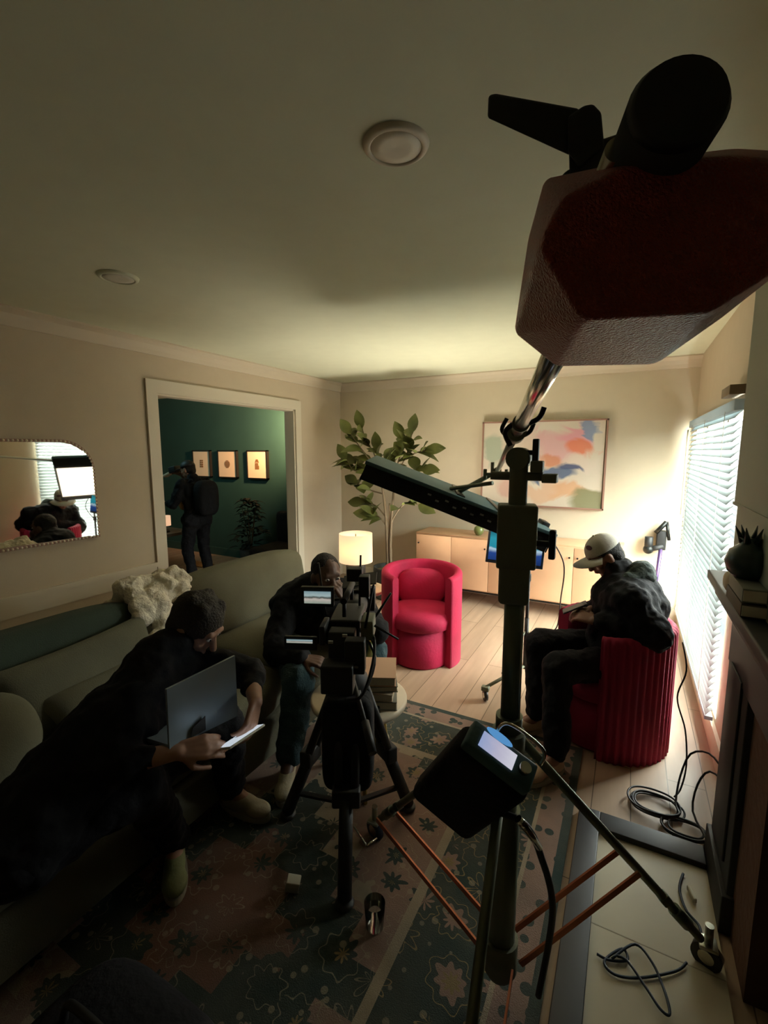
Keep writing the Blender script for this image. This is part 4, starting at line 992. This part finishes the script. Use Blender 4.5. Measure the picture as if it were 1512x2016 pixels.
bk_ = MB(); bk_.ell(V(*q(.20, 0, 1.05)), (.10, .15, .22), e=.6); bk_.cap(V(*q(.1, -.12, 1.27)), V(*q(-.13, -.12, 1.1)), .02); bk_.cap(V(*q(.1, .12, 1.27)), V(*q(-.13, .12, 1.1)), .02)
o = bk_.blob('backpack', M['jacket'], None, .012, 3); tag(o, 'black backpack worn by the standing person in the green room', 'backpack')
t = thing('handheld_camera', 'small camera with pale flap held at the standing persons face', 'camera', q(-.40, -.02, 1.33))
MB().box(q(-.30, -.03, 1.385), (.12, .10, .08), euler(0, -.2, 0), .01).build('camera_body', M['black'], t)
MB().box(q(-.41, -.05, 1.32), (.12, .07, .035), euler(0, -.35, 0), .012).build('flap', M['book_c'], t, 'cream flap')

# ------------------------------------------------------------------ GEAR
# --- combo roller stand in the foreground
S0 = V(-.25, 1.20, 0)
t = thing('rolling_light_stand', 'heavy grey green rolling light stand with copper edged braces in the foreground', 'light stand', S0)
MB().cyl(S0+V(0, 0, .08), S0+V(0, 0, .62), .040).cyl(S0+V(0, 0, .62), S0+V(0, 0, .86), .030).cyl(S0+V(0, 0, .86), S0+V(0, 0, .90), .036).build('lower_tube', M['army_tube'], t)
MB().cyl(S0+V(0, 0, .86), S0+V(0, 0, 1.25), .024).build('upper_tube', M['army_tube'], t)
MB().cyl(S0+V(.026, -.004, .30), S0+V(.026, -.004, 1.42), .0035, seg=8).build('edge_rod', M['steel'], t)
Rz = rotz(.25)
MB().box(S0+V(0, 0, 1.40), (.098, .075, .165), Rz, .006).box(S0+V(-.002, 0, 1.275), (.078, .065, .11), Rz, .012).build('gear_housing', M['army'], t)
MB().box(S0+V(0, 0, 1.54), (.046, .04, .14), Rz, .016).cyl(S0+V(-.0, -.03, 1.60), S0+V(0, .03, 1.60), .028).build('head_casting', M['army'], t)
k = MB().cyl(S0+V(.045, 0, 1.385), S0+V(.085, 0, 1.385), .008).box(S0+V(.09, 0, 1.385), (.016, .022, .075), None, .004); k.build('tee_knob', M['black'], t)
MB().cyl(S0+V(-.07, 0, 1.555), S0+V(.06, 0, 1.555), .011).box(S0+V(.078, -.01, 1.552), (.035, .035, .022), None, .003).box(S0+V(.045, 0, 1.58), (.03, .03, .03), None, .004).build('grip_arm', M['army'], t)
MB().cyl(S0+V(.0, 0, 1.615), S0+V(.036, 0, 1.615), .006).box(S0+V(.04, 0, 1.62), (.015, .02, .058), None, .003).build('tee_knob', M['black'], t)
ends = [V(.31, 1.58, 0), V(-.85, 1.51, 0), V(-.20, .51, 0)]
MB().cyl(S0+V(0, 0, .80), S0+V(0, 0, .855), .045).build('collar', M['army'], t)
MB().cyl(S0+V(0, 0, .10), S0+V(0, 0, .20), .05).build('lower_collar', M['army'], t)
for i, e in enumerate(ends):
    d = (e-S0); d.z = 0; dn = d.normalized(); sd = V(-dn.y, dn.x, 0)
    top = S0+V(0, 0, .82)+dn*.04; bot = e+V(0, 0, .11)-dn*.03
    lg_ = MB().cyl(top, bot, .013 if i else .013)
    lg_.cyl(bot+(top-bot)*.08, bot+(top-bot)*.16, .019).box(bot+(top-bot)*.22, (.03, .03, .03), basis(top-bot), .004)
    lo = lg_.build('leg', M['army_tube'], t)
    fr_ = .42 if i == 0 else .08
    j = bot+(top-bot)*fr_
    for s_ in (-1, 1):
        A = S0+V(0, 0, .15)+dn*.045+sd*.042*s_; B = j+sd*.042*s_
        bR = basis(B-A); L_ = (B-A).length
        MB().box((A+B)/2, (.006, .020, L_), Matrix((sd, bR.col[2].cross(sd), bR.col[2])).transposed()).build('brace', M['copper'], t)
    MB().cyl(e+V(0, 0, .09)-dn*.0, e+V(0, 0, .15), .012).box(e+V(0, 0, .085), (.05, .05, .012), None, .003).build('caster_fork', M['steel'], lo)
    wd = V(.4, .9, 0).normalized() if i else V(.35, .93, 0).normalized()
    MB().cyl(e+V(0, 0, .045)-wd*.012, e+V(0, 0, .045)+wd*.012, .042, seg=28).build('caster_wheel', M['blue_rubber'] if i == 1 else M['rubber'], lo)
    MB().cyl(e+V(0, 0, .045)-wd*.014, e+V(0, 0, .045)+wd*.014, .022, seg=20).build('wheel_hub', M['chrome'], lo)

# --- boom arm
E0 = V(.010, .262, 1.775)      # butt end near the camera
G1 = V(-.268, 1.235, 1.665)    # where it crosses the stand head
FC = V(-.74, 2.66, 1.53)      # tip over the light
bd = (G1-E0).normalized()
rgt0 = V(math.cos(math.radians(28.1)), math.sin(math.radians(28.1)), 0)
tip = G1+bd*1.50
t = thing('boom_arm', 'chrome boom pole running from the red counterweight down to the light panel', 'boom', G1)
MB().cyl(E0+bd*.06, G1+bd*.05, .0155).build('outer_tube', M['chrome'], t)
MB().cyl(G1, tip, .0125).build('inner_tube', M['steel'], t)
MB().cyl(E0+bd*.004, E0+bd*.085, .0215, seg=32).cyl(E0, E0+bd*.004, .019, .0215, 32).build('end_grip', M['black'], t)
MB().cyl(E0+bd*.03-rgt0*.0195, E0+bd*.10-rgt0*.021, .0065).build('release_pin', M['chrome'], t)
MB().cyl(G1-bd*.035, G1+bd*.035, .024).build('clamp_sleeve', M['army'], t)
for a_s, b_s, r_s in ((-.16, -.145, .020), (.055, .075, .019)): MB().cyl(G1+bd*a_s, G1+bd*b_s, r_s).build('lock_ring', M['army'], t)
for o_s, sg in ((-.15, 1), (.065, -1)):
    pw = MB(); p = G1+bd*o_s; pw.tube(spline([p+V(-.018, 0, .0), p+V(-.035, 0, -.02*sg), p+V(-.022, 0, -.05*sg)], 5), [.006]*11, 8); pw.tube(spline([p+V(.018, 0, .0), p+V(.04, 0, .012), p+V(.05, 0, .035)], 5), [.006]*11, 8)
    pw.build('locking_lever', M['black'], t)

# --- red cast counterweight near the camera (real block, traced faces, own depth)
fwd = V(-.467, .874, -.1328); rgt = V(math.cos(math.radians(28.1)), math.sin(math.radians(28.1)), 0); upv = rgt.cross(fwd)
CP = V(0, 0, CAMZ)
def pt(u, v, d): return CP+(fwd+rgt*((u-756)/903)-upv*((v-1008)/903))*d
t = thing('counterweight', 'dark red cast iron counterweight hanging on the boom close to the camera', 'counterweight', pt(1290, 520, .40))
frontp = [(1062, 478), (1112, 385), (1235, 325), (1385, 322), (1445, 305), (1560, 318), (1580, 500), (1402, 612), (1146, 628), (1098, 530)]
backp = [(1040, 470), (1072, 352), (1108, 348), (1235, 318), (1390, 305), (1445, 292), (1590, 300), (1600, 480), (1418, 628), (1290, 718), (1095, 722), (1012, 655)]
mb = MB().hull([pt(u, v, .222) for u, v in frontp]+[pt(u, v, .31) for u, v in backp]+[pt(u, v, .36) for u, v in [(1290+(u-1290)*.90, 520+(v-520)*.90) for u, v in backp]], .003)
mb.build('iron_block', M['iron_red'], t)
# screw knob with a long lever
t2 = MB()
def slab(pts, d0, d1): t2.hull([pt(u, v, d0) for u, v in pts]+[pt(u, v, d1) for u, v in pts], .002)
slab([(962, 188), (975, 184), (1140, 214), (1150, 285), (1122, 306), (960, 232)], .385, .408)
slab([(1118, 230), (1150, 208), (1168, 205), (1184, 222), (1190, 290), (1140, 330), (1118, 300)], .380, .412)
slab([(1120, 296), (1190, 280), (1222, 262), (1222, 300), (1165, 352), (1122, 360)], .382, .412)
t2.build('lever_knob', M['black'], t)
MB().cyl(pt(1128, 345, .40), pt(1134, 400, .40), .010).build('screw', M['black_metal'], t)

# --- LED panel light with black skirt
PL, PR = pt(722, 918, 2.72), pt(1088, 1060, 2.70)
ax = (PR-PL).normalized(); LA = (PR-PL).length
by = V(-.30, .95, 0); by = (by-ax*by.dot(ax)).normalized(); nn = ax.cross(by)     # nn up-ish
if nn.z < 0: nn = -nn
WB = .60
c = (PL+PR)/2+by*WB/2
RL = Matrix((ax, by, nn)).transposed()
t = thing('led_panel_light', 'wide soft light panel with black skirt hanging from the boom, seen edge on', 'light', c)
sk = MB(); h = .094
for s_ in (-1, 1):
    # flared skirts
    y0 = s_*WB/2; sk.prism([c+ax*(-LA/2)+by*y0+nn*.03, c+ax*(LA/2)+by*y0+nn*.03, c+ax*(LA/2-.015)+by*(y0)-nn*h, c+ax*(-LA/2-.015)+by*(y0)-nn*h*.9], by*s_*.006)
    x0 = s_*LA/2; sk.prism([c+ax*x0+by*(-WB/2)+nn*.03, c+ax*x0+by*(WB/2)+nn*.03, c+ax*(x0-.006)+by*(WB/2)-nn*h, c+ax*(x0-.006)+by*(-WB/2)-nn*h], ax*s_*.006)
sk.build('skirt', M['black_cloth'], t)
MB().box(c+nn*.022, (LA+.03, WB+.03, .022), RL, .004).build('back_shell', M['teal_top'], t)
MB().box(c-nn*.045, (LA-.02, WB-.02, .004), RL).build('diffusion_face', M['panel'], t)
MB().box(c-ax*.0+nn*.035, (.05, WB*.9, .012), RL, .003).box(c+ax*.25+nn*.035, (.03, WB*.9, .01), RL, .003).build('mounting_frame', M['black_metal'], t)
for k in range(9): MB().box(c+ax*(-.18+k*.055)-by*(WB/2+.008)-nn*(.02+.02*(k % 2)), (.022, .006, .010), RL).build('buckle', M['steel'], t)
MB().box(c+ax*(LA/2+.01)+nn*.03, (.05, .12, .05), RL, .006).build('cable_box', M['black'], t)
# mount between boom tip and the panel
t = thing('light_mount', 'metal clamp and spigot holding the panel light on the boom tip', 'clamp', tip)
TP = c+nn*.045-by*WB*.35
dm = pt(960, 925, 2.62)
m1 = MB().cyl(tip-bd*.02, tip+bd*.06, .022).cyl(tip+bd*.03, c+nn*.04-by*.1, .014).cyl(tip+V(-.07, 0, -.02), tip+V(.05, 0, -.02), .009)
for dx in (-.072, .052): m1.box(tip+V(dx, 0, -.02), (.018, .02, .06), None, .004)
m1.cyl(tip+V(-.03, 0, -.05), tip+V(-.03, 0, .05), .010).cyl(tip+V(-.02, -.02, -.07), c+nn*.04-by*.12-ax*.06, .012)
m1.build('spigot', M['army'], t)
# supply cable of the light
cb = spline([c+ax*(LA/2+.03)+nn*.03, c+ax*(LA/2+.07)-nn*.02, pt(1110, 1110, 2.95), pt(1104, 1180, 3.15), pt(1098, 1230, 3.25), V(-.42, 3.30, .30), V(-.40, 3.32, .02), V(-.30, 3.50, .006)], 8)
tag(MB().tube(cb, .0045, 8).build('power_cable', M['black']), 'black cable hanging from the right end of the panel light', 'cable')

# --- controller bag on the stand
t = thing('light_controller', 'black padded controller with lit display and chrome handle on the stand', 'controller', S0+V(-.1, -.16, .60))
A, B = pt(938, 1442, 1.10), pt(1052, 1528, 1.06)
xa = (B-A).normalized(); za = (V(0, 0, 1)-xa*xa.z).normalized(); za = (za+fwd*-.55); za = (za-xa*za.dot(xa)).normalized(); ya = za.cross(xa)
cB = pt(984, 1488, 1.07)-za*.150-ya*.0
RB = Matrix((xa, ya, za)).transposed()
MB().box(cB-za*.05, (.195, .085, .36), RB, .025).build('padded_bag', M['black_cloth'], t)
tp = cB+za*.145
MB().box(tp, (.17, .07, .035), RB, .006).build('control_head', M['teal_top'], t)
fc = pt(985, 1485, 1.045); 
MB().box(tp+za*.019-ya*.0-xa*.012, (.088, .040, .003), RB).build('display', M['ballast_screen'], t)
MB().cyl(tp+za*.018+xa*.055, tp+za*.034+xa*.055, .013).build('dial', M['chrome'], t)
MB().ell(tp+za*.022-xa*.02+ya*.03*(1 if ya.y > 0 else -1), (.035, .010, .006), RB, 16, 8).build('status_button', emis('blue_led', (.10, .30, .60), .6), t)
ysg = 1 if ya.dot(fwd) > 0 else -1
hp = spline([tp+ya*ysg*.035-xa*.03+za*.01, tp+ya*ysg*.055-xa*.02+za*.05, tp+ya*ysg*.055+xa*.07+za*.05, tp+ya*ysg*.045+xa*.09+za*.01], 6)
MB().tube(hp, .0042, 10).build('handle', M['chrome'], t)
MB().box(cB+ya*ysg*.06+za*.03, (.03, .06, .05), RB, .004).build('stand_clamp', M['black'], t)
co_ = spline([cB+xa*.06-za*.10, pt(1030, 1620, 1.1), pt(1070, 1700, 1.12), pt(1088, 1780, 1.15), pt(1080, 1860, 1.2), pt(1060, 1960, 1.25)], 8)
tag(MB().tube(co_, .0085, 10).build('thick_cable', M['black']), 'thick black cable looping down from the controller beside the stand', 'cable')
tag(MB().cyl(pt(1020, 1612, 1.0), pt(1034, 1628, 1.0), .009).cyl(pt(1034, 1628, 1.0), pt(1062, 1668, 1.06), .0075).build('cable_connector', M['chrome']), 'shiny metal plug at the top of the thick cable', 'connector')

# --- cinema camera on tripod
T0 = V(-.935, 1.455, 0)
t = thing('tripod', 'large black camera tripod standing on the rug in front of the coffee table', 'tripod', T0)
MB().lathe([(0, .66), (.055, .66), (.075, .70), (.075, .73), (.05, .76), (.045, .80), (0, .80)], T0).build('bowl', M['black'], t)
MB().box(T0+V(0, 0, .805), (.09, .12, .05), rotz(.6), .012).build('fluid_head', M['black'], t)
MB().cyl(T0+V(.03, -.04, .79), T0+V(.22, -.22, .66), .008).cyl(T0+V(.18, -.18, .688), T0+V(.25, -.25, .635), .014).build('pan_handle', M['black'], t)
for k, e in enumerate([V(-1.24, 1.42, .02), V(-.79, 1.71, .02), V(-.80, 1.20, .02)]):
    top = T0+V(0, 0, .70); d = (e-T0); d.z = 0; d.normalize(); sd = V(-d.y, d.x, 0); top = top+d*.05
    mid = top+(e-top)*.52
    lo = MB().cyl(top+sd*.034, mid+sd*.030, .017).cyl(top-sd*.034, mid-sd*.030, .017).box(mid, (.105, .05, .07), Matrix((sd, d, V(0, 0, 1))).transposed(), .008).cyl(mid, e+V(0, 0, .02), .026).box(top, (.085, .035, .05), Matrix((sd, d, V(0, 0, 1))).transposed(), .008).build('leg', M['black'], t)
    MB().ell(e+V(0, 0, .004), (.035, .035, .016)).build('foot', M['rubber'], lo)
    MB().box((T0+V(0, 0, .17)+e+(top-e)*.18)/2, (.022, .012, (e+(top-e)*.18-T0-V(0, 0, .17)).length), basis(e+(top-e)*.18-T0-V(0, 0, .17))).build('spreader_arm', M['black'], t)
o = cushion(V(-.905, 1.40, .50), (.10, .065, .19), rotz(.45), .35).build('sandbag', M['black_cloth']); tag(o, 'black sandbag hanging on the near side of the tripod', 'sandbag')
MBs = None
C0 = T0+V(0, 0, .83)
t = thing('cinema_camera', 'black cinema camera rig with small lit monitors on the tripod', 'camera', C0)
Rc = rotz(math.radians(24))
K_ = 1.22
def lc(x, y, z): return C0+Rc @ V(x*K_, y*K_, z*K_)
MB().box(lc(0, .0, .085), (.115, .20, .13), Rc, .008).box(lc(0, -.12, .08), (.095, .06, .11), Rc, .006).build('camera_body', M['black'], t)
MB().cyl(lc(0, .10, .09), lc(0, .22, .09), .048).cyl(lc(0, .22, .09), lc(0, .25, .09), .058).build('lens', M['black'], t)
MB().box(lc(0, .28, .09), (.15, .05, .11), Rc, .006).box(lc(0, .30, .155), (.16, .09, .006), euler(.4, 0, .0) @ Rc).build('matte_box', M['black'], t)
MB().cyl(lc(0, -.08, .15), lc(0, -.08, .20), .008).cyl(lc(0, -.09, .20), lc(0, .10, .20), .012).cyl(lc(0, .08, .15), lc(0, .08, .20), .008).build('top_handle', M['black'], t)
mo = MB().box(lc(-.085, -.06, .205), (.125, .022, .075), Rc, .004).cyl(lc(-.02, -.04, .19), lc(-.06, -.05, .19), .006).build('monitor', M['black'], t)
MB().box(lc(-.083, -.0725, .205), (.100, .002, .046), Rc).build('screen', M['cam_screen'], mo)
MB().box(lc(-.055, -.11, .115), (.02, .10, .07), Rc, .004).build('side_module', M['black'], t)
s2 = MB().box(lc(-.125, -.12, .080), (.12, .014, .05), Rc, .003).build('side_display', M['black'], t)
MB().box(lc(-.127, -.128, .088), (.095, .002, .013), Rc).build('screen', M['cam_screen'], s2)
MB().box(lc(.045, -.17, .07), (.07, .05, .12), Rc, .006).build('battery', M['black'], t)
MB().box(lc(.0, -.20, .02), (.11, .07, .10), Rc, .006).build('battery', M['black'], t)
MB().box(lc(.075, -.10, .13), (.045, .10, .07), Rc, .005).build('wireless_transmitter', M['army'], t)
for x, y, x2, z2 in ((.07, -.14, .095, .27), (.09, -.06, .14, .22), (.095, -.12, .165, .10), (.03, .05, .035, .31)): MB().cyl(lc(x, y, .14), lc(x2, y, z2), .005, .004, 8).build('antenna', M['black'], t)
MB().box(lc(.02, .02, .255), (.06, .05, .05), Rc, .005).box(lc(.055, -.02, .23), (.04, .05, .08), Rc, .004).build('focus_motor_unit', M['black'], t)
MB().cyl(lc(-.07, .03, .04), lc(-.09, -.02, .30), .004, .004, 8).build('cable_arm', M['black'], t)
kb = MB()
for k in range(3): kb.tube(spline([lc(.05, -.12+.05*k, .13), lc(.10, -.16, .06+.02*k), lc(.07, -.20, -.03), lc(.02, -.18, -.06)], 5), .0045, 8)
kb.build('cable_bundle', M['black'], t)
for x, z_ in ((.02, .14), (.05, .05), (-.02, .12)): MB().box(lc(x, -.20, z_), (.016, .006, .009), Rc).build('metal_connector', M['steel'], t)

# --- monitor on a rolling stand in front of the sideboard
m0 = V(-.55, 3.08, 0)
t = thing('monitor_stand', 'thin black rolling stand holding the monitor, half hidden behind the big stand', 'stand', m0)
MB().cyl(m0+V(0, 0, .14), m0+V(0, 0, .90), .011).cyl(m0+V(0, 0, .14), m0+V(0, 0, .5), .015).box(m0+V(0, 0, .78), (.03, .03, .05), None, .004).build('pole', M['black'], t)
for k, e in enumerate([V(-.74, 2.79, 0), V(-.57, 3.42, 0), V(-.22, 3.02, 0)]):
    lo = MB().cyl(m0+V(0, 0, .16), e+V(0, 0, .09), .011).cyl(m0+V(0, 0, .42), m0+V(0, 0, .15)+(e-m0)*.6, .006).box(e+V(0, 0, .085), (.05, .04, .03), None, .006).build('leg', M['army'], t)
    wd = V(.8, .5, 0).normalized()
    MB().cyl(e+V(0, 0, .036)-wd*.011, e+V(0, 0, .036)+wd*.011, .034, seg=24).build('caster_wheel', M['rubber'], lo)
    MB().cyl(e+V(0, 0, .036)-wd*.013, e+V(0, 0, .036)+wd*.013, .018).build('wheel_hub', M['chrome'], lo)
t = thing('monitor', 'video monitor glowing blue behind the panel light in front of the sideboard', 'monitor', m0+V(0, 0, .90))
Rm = euler(-.10, .0, .0)
Rm = rotz(math.radians(12)) @ euler(-.12, .075, 0)
cm = m0+V(-.09, -.02, .975)
MB().box(cm, (.37, .03, .235), Rm, .005).build('housing', M['screen_frame'], t)
MB().box(cm+Rm @ V(0, -.0165, .005), (.34, .002, .20), Rm).build('screen', M['mon_screen'], t)
MB().box(m0+V(0, .01, .915), (.05, .03, .06), None, .004).build('mount_bracket', M['black'], t)

# ------------------------------------------------------------------ FLOOR CABLES AND SMALL THINGS
rnd = random.Random(9)
for k, (cx_, cy_, r0, nl, lb) in enumerate(((.20, 2.26, .095, 4, 'loosely coiled black cable on the floor under the window, nearest the red chair'), (.30, 2.16, .075, 3, 'second coil of black cable between the hearth and the window'))):
    P = []
    for i in range(nl*18):
        a = 2*PI*i/18; P.append(V(cx_+(r0+.012*math.sin(a*.37+k))*math.cos(a)+.008*math.sin(a*.23), cy_+(r0*.8+.014*math.cos(a*.31))*math.sin(a), .010+.006*(i/18)+.003*math.sin(a*3)))
    if k == 0: P += [V(.28, 2.30, .03), V(.30, 2.40, .10), V(.34, 2.46, .19), V(.40, 2.40, .25), V(.44, 2.30, .24), V(.46, 2.22, .18)]
    else: P += [V(.34, 2.26, .04), V(.36, 2.34, .12), V(.40, 2.34, .20), V(.45, 2.25, .20), V(.47, 2.2, .1)]
    tag(MB().tube(spline(P, 3), .0045, 8).build('coiled_cable', M['black']), lb, 'cable', 'coiled cables')
P = [V(.42, 2.70, .62), V(.455, 2.63, .55), V(.46, 2.60, .42), V(.43, 2.60, .30), V(.45, 2.58, .38), V(.462, 2.57, .5)]
tag(MB().tube(spline([V(.29, 2.66, .66), V(.31, 2.60, .54), V(.28, 2.58, .40), V(.32, 2.54, .26), V(.33, 2.48, .12), V(.31, 2.42, .03), V(.28, 2.36, .014)], 6), .004, 8).build('window_cable', M['black']), 'thin black cable drooping behind the near red chair', 'cable')
def fl(u, v, z=.02):
    d = (fwd+rgt*((u-756)/903)-upv*((v-1008)/903)); return CP+d*((z-CAMZ)/d.z)
P = [fl(1175, 1878), fl(1200, 1890), fl(1235, 1890), fl(1225, 1868), fl(1190, 1892), fl(1210, 1918), fl(1260, 1925), fl(1330, 1912), fl(1352, 1895)]
P2 = [fl(1205, 1890), fl(1250, 1862), fl(1285, 1900), fl(1310, 1960), fl(1318, 2000), fl(1300, 1990), fl(1270, 1945), fl(1235, 1895), fl(1215, 1885)]
tag(MB().tube(spline(P, 6), .004, 8).tube(spline([p+V(0, 0, .006) for p in P2], 6), .004, 8).build('extension_cord', M['blue_rubber']), 'thin dark blue cord lying in a loose knot on the hearth tiles', 'cord')
P = [fl(1345, 1720), fl(1338, 1750), fl(1350, 1790), fl(1375, 1820), fl(1380, 1838)]
tag(MB().tube(spline(P, 6), .0045, 8).build('extension_cord', M['blue_rubber']), 'short dark cord crossing the hearth tiles to the caster', 'cord')
tag(MB().box(fl(1362, 1760, .024), (.012, .055, .018), rotz(.3), .003).build('plug_adapter', M['white_pl']), 'small pale plug adapter on the hearth tiles', 'plug')
tag(MB().box((-.995, 1.155, .045), (.05, .035, .06), euler(.3, .2, .5), .004).build('tape_box', M['white_pl']), 'small pale box on the dark floor left of the tripod leg', 'box')
c = fl(738, 1822, .013)
t = thing('water_glass', 'clear drinking glass standing on the dark rug near the bottom', 'glass', c)
MB().lathe([(0, 0), (.030, 0), (.036, .09), (.034, .09), (.028, .006), (0, .006)], c).build('glass_body', M['glassy'], t)
# hooked silver handle near the left caster
tag(MB().cyl(fl(698, 1628, .12), fl(722, 1665, .12), .004).cyl(fl(722, 1665, .12), fl(742, 1650, .12), .004).build('metal_hook', M['chrome']), 'bent bright metal lever at the left caster of the rolling stand', 'lever')
# dark gear bag at lower left on the floor
t = thing('gear_bag', 'black soft equipment bag on the floor at the dark lower left', 'bag', (-.95, .45, .012))
MB().ell((-.95, .45, .15), (.26, .20, .14), seg=32, rings=18, e=.5).build('bag_body', M['black_cloth'], t)
MB().tube(spline([(-1.1, .45, .28), (-1.05, .45, .36), (-.85, .45, .36), (-.8, .45, .28)], 6), .010, 8).build('handle', M['black'], t)
